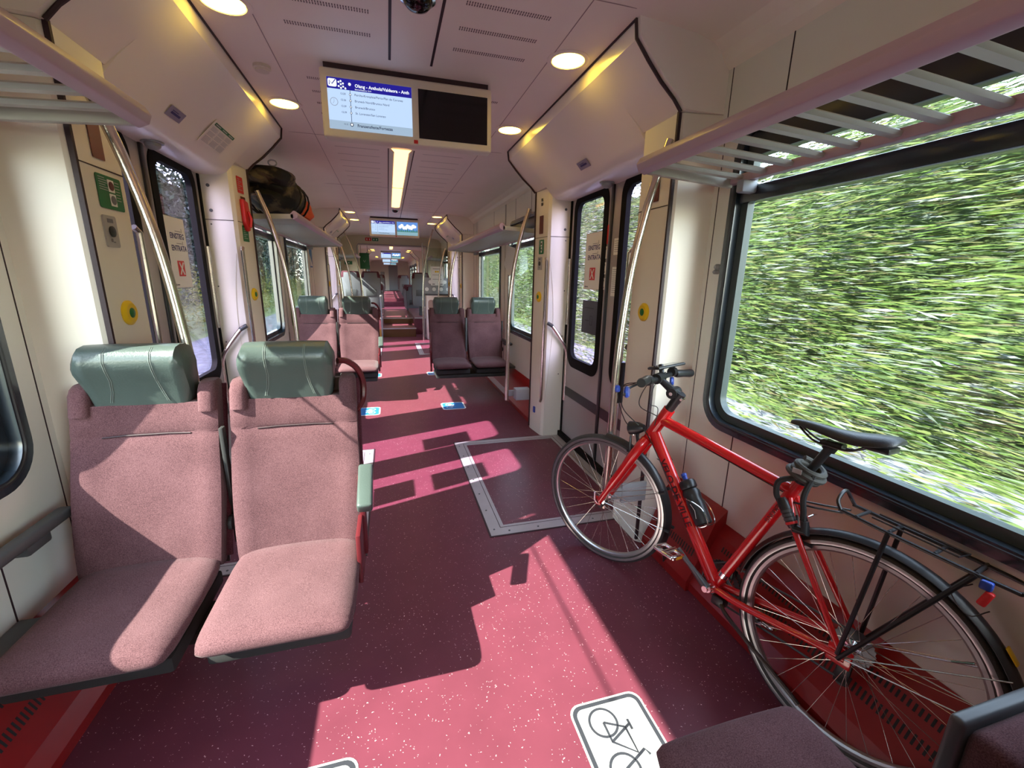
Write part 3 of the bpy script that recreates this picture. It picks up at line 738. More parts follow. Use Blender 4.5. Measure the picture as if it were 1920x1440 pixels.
# pictograms on the right door stiles
d, l1, l2 = pil[0, 1, 'd']
u = Vector((0, -1, 0)); v = Vector((0, 0, 1))
def dst(l, m, y, z, w, h): return sticker('door_sticker', m, Vector((X(1, 1.362)-.0005, y, z)), u, v, w, h, l, .003, .001)
dst(l2, 'red_print', 2.955, 1.70, .065, .13)
for k, z in enumerate((1.60, 1.49, 1.38)):
    q = dst(l2, 'white', 2.955, z, .06, .085); o = Vector((X(1, 1.362)-.003, 2.955, z)); b = MB()
    b.tube([o+u*.012+v*.012, o+u*.048+v*.07], .0022, 5)
    if k: b.tube([o+u*.048+v*.012, o+u*.03+v*.045], .003, 5)
    b.cyl(o+u*.03+v*(.058 if k < 2 else .02), (1, 0, 0), .007, .002, 10); b.build('symbol', 'grey_print', q)
for z, h in ((1.62, .11), (1.34, .20)):
    q = dst(l1, 'white', 2.80, z, .075, h); o = Vector((X(1, 1.362)-.002, 2.80, z)); b = MB()
    bars(b, o, u, v, [(.01, h-.02-.014*k, .05, .003) for k in range(int(h/.016))], .0015); b.build('print', 'grey_print', q, smooth=False)

# ------------------------------------------------------------------ lamps, screens and other things on the ceiling
def downlight(s, y, label, light=True):
    t = thing('ceiling_light', label, 'ceiling light', (X(s, .745), y, 2.5), 'round warm ceiling lights'); c = Vector((X(s, .745), y, 2.5))
    mb = MB(); mb.lathe(c, (0, 0, -1), [(.104, 0), (.104, .004), (.094, .008), (.082, .006), (.080, -.004)], 32)
    mb.build('trim_ring', 'ceil', t)
    mb = MB(); mb.lathe(c, (0, 0, -1), [(0, .001), (.079, .001), (.079, .0035), (.06, .006), (0, .007)], 32); mb.build('diffuser', 'lamp', t)
nm = ['nearest pair', 'farther pair']
for zi, y0 in enumerate(ZS+[26.5]):
    for s in (1, -1):
        for k in (0, 1):
            lb = '%s round warm ceiling light on the %s, %s' % (('front', 'rear')[k], SIDE[s], ['above the nearest doors', 'above the second doors', 'far away in the next car', 'farthest away down the train'][zi])
            downlight(s, y0+.42+k*1.08, lb)

def light_strip(y0, y1, label):
    t = thing('light_strip', label, 'ceiling light', (XC, (y0+y1)/2, 2.5))
    for s in (1, -1):
        mb = MB(); mb.prism([(XC+s*.105, 2.502), (XC+s*.088, 2.502), (XC+s*.060, 2.476), (XC+s*.068, 2.470), (XC+s*.10, 2.494)], 'y', y0, y1); mb.build('side_flange', 'ceil', t, smooth=False)
    mb = MB(); mb.prism([(XC-.086, 2.499), (XC-.05, 2.482), (XC, 2.477), (XC+.05, 2.482), (XC+.086, 2.499)], 'y', y0, y1); mb.build('diffuser', 'strip', t, angle=40)
    mb = MB(); ym = y0+(y1-y0)*.5; mb.box(XC-.06, XC+.06, ym-.004, ym+.004, 2.474, 2.5); mb.build('joint_bar', 'bezel', t, smooth=False)
light_strip(4.15, 7.35, 'long warm glowing light strip in the middle of the ceiling beyond the nearest screens')
light_strip(-2.6, .9, 'warm glowing ceiling light strip above the front seats')
light_strip(9.7, 11.3, 'short warm light strip on the ceiling before the gangway')
light_strip(14.2, 18.8, 'light strip on the ceiling of the next car just beyond the gangway')
light_strip(22.0, 26.0, 'light strip far down the ceiling of the next car')
def dome(y, label, r=.05, m='blackscreen'):
    t = thing('ceiling_camera', label, 'camera', (XC, y, 2.5)); c = Vector((XC, y, 2.5))
    mb = MB(); mb.lathe(c, (0, 0, -1), [(r*1.25, 0), (r*1.2, .008), (r, .012), (r*.98, .010)], 28); mb.build('ring', 'chrome', t)
    mb = MB(); mb.lathe(c, (0, 0, -1), [(r, .008), (r*.93, .022), (r*.7, .036), (r*.35, .044), (0, .046)], 28); mb.build('dome', m, t)
dome(2.0, 'glass dome camera in the ceiling centre, at the top edge, above the nearest doors', .058)
dome(7.75, 'small dome camera at the far end of the long light strip', .05)
t = thing('smoke_detector', 'small white smoke detector on the left of the ceiling before the nearest screens', 'smoke detector', (X(-1, .745), 2.83, 2.5))
mb = MB(); mb.lathe((X(-1, .745), 2.83, 2.5), (0, 0, -1), [(.042, 0), (.042, .014), (.034, .018), (.034, .026), (0, .03)], 24); mb.build('body', 'bezel', t)

def screens(y, label, kind, scale=1.0):
    x0, x1, z0, z1 = XC-.450, XC+.450, 2.152, 2.475
    t = thing('display_housing', label, 'screen', (XC, y, z1))
    mb = MB(); mb.box(x0, x1, y, y+.09, z0, z1, .012, 3); mb.build('housing', 'bezel', t)
    mb = MB(); mb.box(x0+.02, x1-.02, y+.012, y+.08, z1-.01, 2.502); mb.build('mount_shadow', 'seam', t, smooth=False)  # dark block stands for the shadow band under the ceiling
    u, v = Vector((1, 0, 0)), Vector((0, 0, 1))
    def on(n, m, x, z, w, h, par, lift, r=.001): return sticker(n, m, Vector((x, y-lift, z)), u, v, w, h, par, r, .001, 0)
    def tx(txt, size, x, z, m, par, lift, bold=False):
        b = MB(); lettering(b, txt, size, Vector((x, y-lift, z)), u, v, bold); return b.build('lettering', m, par, smooth=False)
    w = x1-x0; h = z1-z0; lx, lz, lw, lh = x0+w*.037, z0+h*.125, w*.470, h*.735
    scr = on('left_screen', ES['sky'], lx, lz, lw, lh, t, .001)
    on('header_band', ES['navy'], lx, lz+lh*.785, lw, lh*.215, scr, .002)
    on('footer_band', ES['grey'], lx, lz, lw, lh*.17, scr, .002)
    on('logo_tile', ES['white'], lx+lw*.012, lz+lh*.82, lw*.10, lh*.15, scr, .003, .008)
    b = MB()
    for i, (p, q) in enumerate(((.135, .92), (.16, .88), (.135, .84), (.185, .90), (.185, .84), (.21, .81), (.16, .81), (.16, .94))): b.cyl((lx+lw*p, y-.003, lz+lh*q), (0, 1, 0), lw*.011, .001, 12)
    b.build('logo_dots', ES['white'], scr)
    b = MB(); b.tube([(lx+lw*.03, y-.0045, lz+lh*.85), (lx+lw*.03, y-.0045, lz+lh*.93), (lx+lw*.06, y-.0045, lz+lh*.87), (lx+lw*.10, y-.0045, lz+lh*.96)], .0022, 4); b.build('logo_mark', ES['navy'], scr, smooth=False)
    b = MB(); b.box(lx+lw*.258, lx+lw*.264, y-.003, y-.002, lz+lh*.12, lz+lh*.9); b.build('route_line', ES['dark'], scr, smooth=False)
    for q in (.70, .58, .46, .34, .11):
        b = MB(); r = .0055 if q > .2 else .009; b.cyl((lx+lw*.261, y-.0035, lz+lh*q), (0, 1, 0), r, .001, 14); k = b.build('stop_dot', ES['dark'], scr)
        b = MB(); b.cyl((lx+lw*.261, y-.0045, lz+lh*q), (0, 1, 0), r*.6, .001, 14); b.build('stop_dot_centre', ES['white'], scr)
    b = MB(); b.cyl((lx+lw*.261, y-.0035, lz+lh*.90), (0, 1, 0), .007, .001, 14); b.build('stop_dot', ES['white'], scr)
    if kind < 2:
        tx('Olang - Antholz/Valdaora - Anth', lh*.088, lx+lw*.32, lz+lh*.855, ES['white'], scr, .0035, True)
        tx('Bahnhof/Stazione 12:14', lh*.036, lx+lw*.32, lz+lh*.802, ES['white'], scr, .0035)
        for q, a, c in ((.685, '12:20', 'Percha-Kronplatz/Perca-Plan de Corones'), (.565, '12:26', 'Bruneck Nord/Brunico Nord'), (.445, '12:29', 'Bruneck/Brunico'), (.325, '12:39', 'St. Lorenzen/San Lorenzo')):
            tx(a, lh*.052, lx+lw*.145, lz+lh*q, ES['dark'], scr, .0035); tx(c, lh*.062, lx+lw*.31, lz+lh*q, ES['dark'], scr, .0035)
        tx('13:15', lh*.042, lx+lw*.165, lz+lh*.095, ES['dark'], scr, .0035); tx('Franzensfeste/Fortezza', lh*.082, lx+lw*.325, lz+lh*.075, ES['dark'], scr, .0035, True)
        b = MB(); c = Vector((lx+lw*.07, y-.0035, lz+lh*.53)); b.tube([c+Vector((math.cos(a), 0, math.sin(a)))*.018 for a in [2*math.pi*i/24 for i in range(24)]], .0014, 4, closed=True); b.tube([c, c+Vector((0, 0, .014))], .0008, 4); b.tube([c, c+Vector((-.006, 0, -.009))], .0008, 4); b.build('clock_symbol', ES['grey2'], scr)
    rx, rw = x0+w*.546, w*.425
    if kind == 0:
        on('right_screen', 'blackscreen', rx, lz-.004, rw, lh+.004, t, .001)
    else:
        rs = on('right_screen', ES['sky2'], rx, lz, rw, lh, t, .001)
        b = MB()
        for k in range(9): b.cyl((rx+rw*(.15+.09*k), y-.0025, lz+lh*(.62+.10*math.sin(k*1.9))), (0, 1, 0), lh*(.13+.03*math.sin(k*3)), .001, 16)
        b.build('cloud', ES['white'], rs)
        on('lake_band', ES['teal'], rx, lz, rw, lh*.28, rs, .0035)
        b = MB()
        for k in range(11):
            x_ = rx+rw*(.05+.09*k); hh = lh*(.2+.10*((k*7) % 3)/2); b.prism([(x_-rw*.045, lz+lh*.25), (x_+rw*.045, lz+lh*.25), (x_, lz+lh*.25+hh)], 'y', y-.0055, y-.0045)
        b.build('pine_trees', ES['green'], rs, smooth=False)
    sticker('maker_badge', 'red_print', Vector((XC+.012, y-.001, z0+.008)), u, v, .022, .018, t, .002, .001, 0)
    return t
def em(n, c, s): return emit_mat('screen_'+n, c, s*.75)
ES = dict(sky=em('pale_blue', (.50, .66, .92), .95), navy=em('navy', (.02, .015, .28), .9), grey=em('grey', (.36, .48, .62), .9), white=em('white', (.9, .95, 1), 1), dark=em('dark_text', (.04, .05, .10), .8),
          grey2=em('mid_grey', (.35, .4, .5), .8), sky2=em('sky', (.13, .30, .72), .9), teal=em('lake', (.28, .48, .55), .8), green=em('forest', (.07, .24, .16), .8))
screens(2.66, 'double passenger screen on the ceiling nearest, left half lit with stops, right half black', 0)
screens(8.75, 'second double screen down the car, both halves lit, right half a lake picture', 1)
screens(20.6, 'third double screen, far beyond the gangway, highest of the distant ones', 2)
screens(26.6, 'fourth double screen beyond the gangway, just under the third', 2)
screens(32.6, 'fifth and smallest double screen at the end of the train', 2)

# ------------------------------------------------------------------ luggage racks
def rack(s, y0, y1, label, sp):
    t = thing('luggage_rack', label, 'luggage rack', (X(s, 1.1), (y0+y1)/2, 1.9), 'luggage racks above the windows')
    def pr(L): return [(X(s, a), b) for a, b in L]
    mb = MB(); mb.prism(pr([(.845, 1.885), (.875, 1.872), (.895, 1.885), (.895, 1.915), (.87, 1.94), (.850, 1.935), (.835, 1.91)]), 'y', y0, y1, .004); mb.build('front_rail', 'rackpink', t)
    mb = MB(); mb.prism(pr([(1.285, 1.862), (1.32, 1.862), (1.335, 1.88), (1.335, 1.895), (1.285, 1.895)]), 'y', y0, y1, .003); mb.build('rear_rail', 'rackpink', t)
    for ye in ((y1-.025, y1), (y0, y0+.025)):
        mb = MB(); mb.prism(pr([(.87, 1.877), (1.30, 1.85), (1.30, 1.895), (.87, 1.915)]), 'y', *ye, .003); mb.build('end_bar', 'rackgrey', t)
    mb = MB(); mb.box(*sorted((X(s, 1.26), X(s, 1.335))), y1-.13, y1-.09, 1.815, 1.864, .008); mb.build('wall_bracket', 'lightgrey', t)
    mb = MB(); mb.prism([(-.013, -.006), (.013, -.006), (.017, .006), (.008, .013), (-.008, .013), (-.017, .006)], 'x', 0, .40)
    A = Vector((X(s, .885), 0, 1.898)); B = Vector((X(s, 1.285), 0, 1.877)); mb.xf(basis((0, 0, 0), (B-A), (0, 1, 0)) if s > 0 else basis((0, 0, 0), (B-A), (0, -1, 0)))
    y = y1-sp*.7; first = None
    while y > y0+.03:
        if first is None: first = mb.build('slat', 'rackgrey', t); o = first
        else: o = first.copy(); COL.objects.link(o)
        o.location = Vector((A.x, y, A.z))-Vector(t.location); y -= sp
rack(1, -.9, 1.70, 'mauve-edged slatted luggage rack above the big right window, nearest on the right', .118)
rack(-1, -.9, 1.72, 'mauve-edged slatted luggage rack at the upper left edge, nearest on the left', .118)
rack(1, 4.0, 7.6, 'luggage rack on the right between the first and second doors', .06)
rack(-1, 4.0, 7.6, 'luggage rack on the left beyond the first doors carrying a backpack', .06)
rack(1, 10.8, 12.4, 'luggage rack on the right beyond the second doors', .06)
rack(-1, 10.8, 12.4, 'luggage rack on the left beyond the second doors', .06)

# ------------------------------------------------------------------ backpack on the left rack
def lump(mb, c, ax, ay, az, seed, amp=.12, n=18, m=12, sq=2.6):
    rnd = random.Random(seed); ph = [(rnd.uniform(1, 4), rnd.uniform(1, 4), rnd.uniform(0, 6)) for _ in range(5)]
    rings = []
    for i in range(m+1):
        t_ = math.pi*i/m; ring = []
        for j in range(n):
            p = 2*math.pi*j/n
            d = Vector((math.sin(t_)*math.cos(p), math.cos(t_), math.sin(t_)*math.sin(p)))
            k = (abs(d.x)**sq+abs(d.y)**sq+abs(d.z)**sq)**(-1/sq)
            w = 1+amp*sum(math.sin(a*d.x*3+b*d.z*3+c_+d.y*4) for a, b, c_ in ph)/5
            ring.append(Vector(c)+Vector((d.x*ax, d.y*ay, d.z*az))*k*w)
        rings.append(ring)
    mb.loft(rings[::1]); return mb
t = thing('backpack', 'dark patterned hiking backpack with orange cover lying on the left luggage rack', 'backpack', (X(-1, 1.0), 4.6, 1.92))
mb = MB(); lump(mb, (X(-1, 1.06), 4.42, 2.10), .21, .36, .165, 3, .22); mb.build('body', 'camo', t, angle=60, subsurf=1)
mb = MB(); lump(mb, (X(-1, 1.05), 4.20, 2.20), .19, .22, .085, 5, .25); mb.build('lid_pocket', 'camo', t, angle=60, subsurf=1)
mb = MB(); lump(mb, (X(-1, .99), 4.86, 2.045), .15, .19, .12, 8, .25); mb.build('rain_cover', 'orange', t, angle=60, subsurf=1)
for k, (dy, dx) in enumerate(((4.25, .0), (4.45, .01), (4.62, 0))):
    mb = MB(); mb.tube([(X(-1, 1.06)+math.cos(a)*.222, dy+.02*math.sin(3*a), 2.085+math.sin(a)*.178) for a in [2*math.pi*i/20 for i in range(20)]], .009, 6, closed=True, flat=.5); mb.build('strap', 'black', t)
mb = MB(); mb.tube([(X(-1, 1.0)+.03*math.cos(a), 4.08, 2.295+.022*math.sin(a)) for a in [2*math.pi*i/16 for i in range(16)]], .006, 6, closed=True); mb.build('carry_loop', 'palegrey', t)

# ------------------------------------------------------------------ seats
HX, HZ = -.012, -.014
def make_seat(name='train_seat'):
    t = thing(name, 'seat', 'seat')
    # cushion: a rounded slab with a waterfall front
    secs = []
    n = 26
    for k in range(13):
        x = -.209+.418*k/12; e = abs(x)/.209; rr = max(0, 1-max(0, (e-.86)/.14)**2.4)**.5 if e > .86 else 1
        th = .052*rr+.004; crown = .012*(1-e*e)
        sec = []
        prof = [(.455, .430), (.455, .470), (.40, .474), (.30, .470), (.20, .468), (.12, .470), (.065, .470), (.035, .464), (.018, .453), (.012, .440), (.016, .428), (.03, .418), (.06, .412), (.20, .408), (.35, .408), (.43, .41)]
        cy, cz = .225, .44
        for y, z in prof:
            zz = cz+(z-cz)*(.25+.75*rr)+(crown if z > .44 else 0); yy = cy+(y-cy)*(.965+.035*rr)
            sec.append(Vector((x, yy, zz)))
        secs.append(sec)
    mb = MB(); mb.loft(secs); mb.build('seat', 'fabric', t, angle=60, subsurf=1)
    mb = MB(); mb.box(-.19, .19, .07, .45, .345, .400, .012); mb.build('seat_pan', 'blackmatte', t)
    # backrest
    def yc(z): return .462+.02*math.sin((z-.45)*4.0)+.155*max(0, (z-.45)/.64)**1.25
    def sec(z, x0, x1, w=.209, tf=.045, tb=.035, sh=1.0):
        pts = []; m = 14
        for i in range(m+1):
            x = x0+(x1-x0)*i/m; e = abs(x)/w
            bol = .022*e**5 - .006*(1-e**2)
            rd = .022*max(0, (abs(2*i/m-1)-.85)/.15)**2
            pts.append(Vector((x, yc(z)-tf*sh-bol+rd, z)))
        for i in range(m+1):
            x = x1+(x0-x1)*i/m; rd = .018*max(0, (abs(2*i/m-1)-.85)/.15)**2
            pts.append(Vector((x, yc(z)+tb-rd, z)))
        return pts
    zs = [.425, .44, .47, .54, .62, .70, .78, .86, .905, .915, .925, .97, 1.01, 1.02]
    def wz(z): return .200+.011*math.sin((z-.44)/.6*math.pi) if z < .9 else .209
    mb = MB()
    mb.loft([sec(z, -wz(z), wz(z), tf=.045*(.55 if z < .43 else 1)-(.005 if abs(z-.915) < .004 else 0)) for z in zs])
    for sx in (-1, 1):
        L = []
        for z in (.99, 1.03, 1.06, 1.08, 1.092):
            k = 1 if z < 1.07 else (.85 if z < 1.085 else .6)
            a, b = sorted((sx*.150, sx*.209)); c = (a+b)/2; hw = (b-a)/2*(1 if z < 1.07 else .93 if z < 1.085 else .75)
            ring = []
            for i in range(16):
                an = 2*math.pi*i/16; ca, sa = math.cos(an), math.sin(an); q = (abs(ca)**4+abs(sa)**4)**-.25
                ring.append(Vector((c+hw*ca*q, yc(z)-.014+.052*k*sa*q, z)))
            L.append(ring)
        mb.loft(L)
    mb.build('backrest', 'fabric', t, angle=50)
    mb = MB(); mb.tube([(-.125, yc(.915)-.043, .912), (-.06, yc(.915)-.040, .915), (.06, yc(.915)-.040, .915), (.125, yc(.915)-.043, .912)], .0028, 6); mb.build('back_seam', 'seam', t)
    # leather side piping of the shell
    for sx in (-1, 1):
        mb = MB(); mb.tube([(sx*.207, yc(z)+.012, z) for z in (.44, .6, .75, .9, 1.0, 1.07)], .014, 8, flat=.45); mb.build('side_trim', 'fabric2', t)
    mb = MB(); mb.loft([[Vector((x, yc(z)+.033+d, z)) for x, d in ((-.2, 0), (.2, 0), (.195, .022), (-.195, .022))] for z in (.40, .6, .8, 1.0, 1.07)]); mb.build('back_shell', 'seatback', t, angle=40)
    # headrest
    P = [(.048, 1.012), (-.020, 1.005), (-.040, 1.012), (-.046, 1.045), (-.052, 1.085), (-.064, 1.125), (-.080, 1.165), (-.086, 1.195), (-.078, 1.222), (-.055, 1.240), (-.02, 1.246), (.018, 1.242), (.040, 1.228), (.050, 1.20), (.050, 1.10)]
    y0 = yc(1.06)-.006; cy, cz = -.02, 1.13
    L = []
    for k in range(17):
        x = -.150+.30*k/16; e = abs(x)/.150; f = (1-max(0, (e-.86)/.14)**2*.34); wing = -.018*e**3
        fl = 1+.0*e
        L.append([Vector((HX+x*(.94+.06*min(1, (z-1.0)/.16)), y0+cy+(y-cy)*f+(wing if y < .02 else 0)*min(1, max(.1, (z-1.02)/.12)), HZ+cz+(z-cz)*(f if e > .86 else 1))) for y, z in P])
    mb = MB(); mb.loft(L); hr = mb.build('headrest', 'leather', t, angle=50)
    for sx in (-1, 1):
        for d in (0, .005):
            path = []
            for (y, z) in P[9:2:-1]:
                x = sx*(.060+d+(.022*max(0, (1.13-z)/.1)**1.5 if z < 1.13 else 0)); e = abs(x)/.15
                path.append((x+HX, y0+y-.018*e**3-.0008, z+HZ))
            mb = MB(); mb.tube(path, .0009, 4); mb.build('stitching', 'stitch', hr)
    return t
def armrest(t, side, up=True, x=.232):
    """armrest hinged to the backrest side; side +1 = local right"""
    mb = MB()
    if up: mb.box(-.026, .026, 0, .20, -.022, .022, .010, 3, Matrix.Translation((side*x, .315, .655)) @ Matrix.Rotation(R(24), 4, 'X'))
    else: mb.box(-.024, .024, .10, .46, .64, .68, .014, 3, Matrix.Translation((side*x, 0, 0)))
    return mb.build('armrest', 'leather', t)
seatA = make_seat(); seatA.name = 'train_seat'
mb = MB(); mb.box(.198, .214, .30, .50, .36, .56, .004); mb.box(.204, .226, .44, .485, .38, .72, .006); mb.build('side_bracket', 'maroon', seatA)
armrest(seatA, 1, True, .233)
mb = MB(); mb.tube(curve_pts([(.15, .60, 1.15), (.18, .615, 1.145), (.215, .63, 1.11), (.232, .64, 1.05), (.228, .63, .98), (.205, .60, .94)], 6), .012, 8, flat=1.4); mb.build('grab_handle', 'maroon', seatA)
seatB = make_seat(); 
mb = MB(); mb.box(.216, .230, .515, .545, .46, .93, .004); mb.cyl((.222, .50, .56), (1, 0, 0), .028, .012, 16); mb.build('link_frame', 'blackmatte', seatB)
SCL = (1.06, 1.06, 1); DZ = -.032
seatA.location = (-.368, 1.150, DZ); seatB.location = (-.850, 1.150, DZ); seatA.scale = seatB.scale = SCL
seatA['label'] = 'sunlit burgundy seat with grey leather headrest, aisle seat of the front left pair'; seatB['label'] = 'burgundy seat half in shade beside the left wall, window seat of the front left pair'
for q in (seatA, seatB): q['group'] = 'burgundy train seats'
def place(src, x, y, rz, z, label):
    o = dup(src, (x, y, z+DZ), label, 'burgundy train seats'); o.rotation_euler = (0, 0, rz); return o
place(seatA, -.368, 4.93, 0, 0, 'sunlit burgundy seat on the left beyond the first doors, aisle side')
place(seatB, -.850, 4.93, 0, 0, 'burgundy seat on the left beyond the first doors, next to the window')
sC = make_seat(); sC['label'] = 'dark burgundy seat in shade on the right beyond the first doors, aisle side'; sC['group'] = 'burgundy train seats'
mb = MB(); mb.box(-.226, -.204, .44, .485, .30, .80, .006); mb.box(-.24, -.215, .36, .46, .55, .61, .01); mb.build('side_bracket', 'maroon', sC)
mb = MB(); mb.box(.200, .222, .44, .50, .55, .98, .006); mb.build('link_frame', 'darkgrey', sC)
sC.location = (.705, 4.93, DZ); sC.scale = SCL
sD = place(seatB, 1.185, 4.93, 0, 0, 'dark burgundy seat in shade on the right beyond the first doors, window side')
sE = make_seat(); sE['label'] = 'dark burgundy seat cushion at the bottom right corner, facing away from the camera'; sE['group'] = 'burgundy train seats'
sE.location = (.712, .622, 0); sE.rotation_euler = (0, 0, math.pi)
mb = MB(); mb.box(-.06, .06, .2, .34, 0, .34, .012); mb.build('pedestal', 'darkgrey', sE).location = (0, 0, 0)
for c in kids(sE):
    pass
# brackets that hold each pair off the wall
for x0, x1, y, lb in ((-1.16, -.15, 1.12, 'dark cantilever frame under the front left pair of seats'), (-1.16, -.15, 4.95, 'dark cantilever frame under the left pair beyond the first doors'), (.50, 1.46, 4.95, 'dark cantilever frame with round holes under the right pair beyond the first doors')):
    t = thing('seat_frame', lb, 'seat frame', ((x0+x1)/2, y+.25, .3))
    lf = x0 < -1; dz = -.020
    mb = MB(); mb.box(x0+.09 if lf else x0, x1-.02 if lf else x1-.09, y+(.26 if y < 2 else .06), y+.42, .282+dz, .326+dz, .012); bm_ = mb.build('beam', 'blackmatte', t)
    mb = MB(); mb.box(*((x0-.012, x0+.07) if lf else (x1-.07, x1+.032)), y+.10, y+.38, .345, .375, .01); mb.build('wall_bracket', 'darkgrey', t)
    if y < 2: continue
    mb = MB()
    for k in range(5): mb.cyl((x0+.2+k*.16, y+.058, (.305+dz)), (0, 1, 0), .020, .006, 16)
    mb.build('round_hole', 'blackmatte', t)['kind'] = 'stuff'
# tipped-up window seat at the bottom right
t = thing('folded_seat', 'tipped-up dark seat with grey edge at the far bottom right corner under the bicycle', 'seat', (1.17, .3, .25))
mb = MB(); mb.box(1.005, 1.385, .285, .365, .24, .650, .03, 4); mb.build('seat', 'fabric', t)
mb = MB(); mb.box(.998, 1.395, .362, .388, .23, .658, .010, 3); mb.build('seat_pan', 'darkgrey', t)
mb = MB(); mb.box(.985, 1.38, .12, .20, .42, 1.05, .03, 3); mb.build('backrest', 'fabric', t)
mb = MB(); mb.box(1.05, 1.12, .16, .26, 0, .24, .012); mb.build('pedestal', 'darkgrey', t)
# wall armrest by the left window
mb = MB(); mb.box(-1.135, -1.085, 1.22, 1.70, .620, .655, .014, 3); wa = mb.build('wall_armrest', 'darkgrey', WALLS[-1])
mb = MB(); mb.box(-1.172, -1.10, 1.50, 1.60, .585, .625, .008); mb.build('bracket', 'darkgrey', wa)
mb = MB(); mb.box(1.40, 1.45, 5.05, 5.5, .635, .668, .014, 3); wa = mb.build('wall_armrest', 'black', WALLS[1])
mb = MB(); mb.box(1.41, 1.495, 5.3, 5.4, .60, .64, .008); mb.build('bracket', 'darkgrey', wa)

# ------------------------------------------------------------------ seats on the raised platforms (seen from behind)
def back_seat(x, y, z, label):
    t = thing('high_back_seat', label, 'seat', (0, 0, 0), 'grey-backed seats on the raised floor')
    mb = MB(); mb.prism([(-.20, .25), (.20, .25), (.225, .35), (.225, .96), (.16, .97), (.15, 1.09), (-.15, 1.09), (-.16, .97), (-.225, .96), (-.225, .35)], 'y', -.02, .02, .004); mb.build('back_shell', 'seatback', t)
    mb = MB(); mb.prism([(-.21, .90), (.21, .90), (.228, 1.0), (.19, 1.12), (-.19, 1.12), (-.228, 1.0)], 'y', .0, .09, .02); mb.build('headrest', 'fabric2', t)
    mb = MB(); mb.box(-.235, .235, .01, .10, .30, 1.0, .02); mb.build('backrest', 'fabric', t)
    mb = MB(); mb.box(-.20, .20, .05, .50, .38, .47, .03); mb.build('seat', 'fabric', t)
    mb = MB(); mb.box(-.13, .13, -.035, -.018, .52, .68, .006); mb.build('magazine_net', 'darkgrey', t)
    mb = MB()
    mb.box(-.05, .05, .1, .3, 0, .39, .01); mb.build('pedestal', 'darkgrey', t)
    t.location = (x, y, z); return t
bs = back_seat(-.42, 11.55, .42, 'grey-backed seat on the raised floor, left of the aisle, with sun streak')
def bsp(x, y, z, label): dup(bs, (x, y, z), label)
bsp(-.90, 11.55, .42, 'grey-backed seat on the raised floor against the left wall'); bsp(.82, 11.75, .42, 'grey-backed seat on the raised floor, right of the aisle')
rows_ = ['first', 'second', 'third', 'fourth', 'fifth', 'sixth']
for i, y in enumerate((14.9, 16.2, 17.5)):
    for x, w in ((-.42, 'left'), (.78, 'right')):
        bsp(x, y, 0 if y > 14.7 else .42, '%s grey-backed seat in the next car, %s of the aisle' % (rows_[i], w))
for i, y in enumerate((22.9, 24.3, 25.7, 27.1)):
    for x, w in ((-.42, 'left'), (.78, 'right')):
        bsp(x, y, .36, '%s far grey-backed seat at the end of the train, %s of the aisle' % (rows_[i], w))
# cabinet and glass screen on the right beyond the second doors
t = thing('waste_cabinet', 'white waste sorting cabinet with three oval flaps on the right before the gangway', 'cabinet', (1.13, 10.4, 0))
mb = MB(); mb.box(.83, 1.44, 10.25, 10.6, .0, 1.02, .008); mb.build('body', 'pillarw', t)
mb = MB(); mb.box(.82, 1.45, 10.24, 10.62, 1.02, 1.05, .004); mb.build('top', 'darkgrey', t)
for k in range(3):
    mb = MB(); mb.prism(rrect(.87+.19*k, 1.0+.19*k, .70, .92, .06, 6), 'y', 10.243, 10.252); f_ = mb.build('waste_flap', 'wood', t)
for k in range(3):
    mb = MB(); mb.box(.86+.19*k, 1.01+.19*k, 10.246, 10.252, .12, .62, .003); mb.build('door_panel', 'cream', t)
t = thing('glass_screen', 'glass partition with white polka dots on grey band behind the waste cabinet', 'partition', (1.13, 10.7, 0))
mb = MB(); mb.box(.80, 1.46, 10.66, 10.67, 1.05, 2.1); mb.build('pane', 'glass', t, smooth=False)
mb = MB(); mb.box(.80, 1.46, 10.63, 10.658, 1.05, 1.42); gb = mb.build('grey_band', 'greyplast', t, smooth=False)
mb = MB()
for k in range(4):
    for j in range(2): mb.cyl((.88+k*.17+(j*.085), 10.626, 1.15+j*.17), (0, 1, 0), .045, .004, 16)
mb.build('polka_dots', 'white', gb)
mb = MB(); mb.tube([(.80, 10.66, 0), (.80, 10.66, 2.2)], .015, 10); mb.build('post', 'alu', t)
t = thing('wall_poster', 'white information poster on the glass partition above the waste cabinet', 'poster', (1.12, 10.6, 1.3))
mb = MB(); mb.box(.98, 1.28, 10.615, 10.622, 1.24, 1.68); p = mb.build('paper', 'white', t, smooth=False)
mb = MB(); bars(mb, (.98, 10.613, 1.24), (1, 0, 0), (0, 0, 1), [(.05, .38, .20, .012), (.04, .24, .22, .008), (.04, .14, .22, .008), (.03, .02, .06, .02), (.22, .02, .06, .02)], .001); mb.build('print', 'grey_print', p, smooth=False)
mb = MB(); mb.cyl((1.10, 10.612, 1.56), (0, 1, 0), .022, .003, 14); mb.cyl((1.15, 10.612, 1.56), (0, 1, 0), .022, .003, 14); mb.build('picture', 'yellow', p)
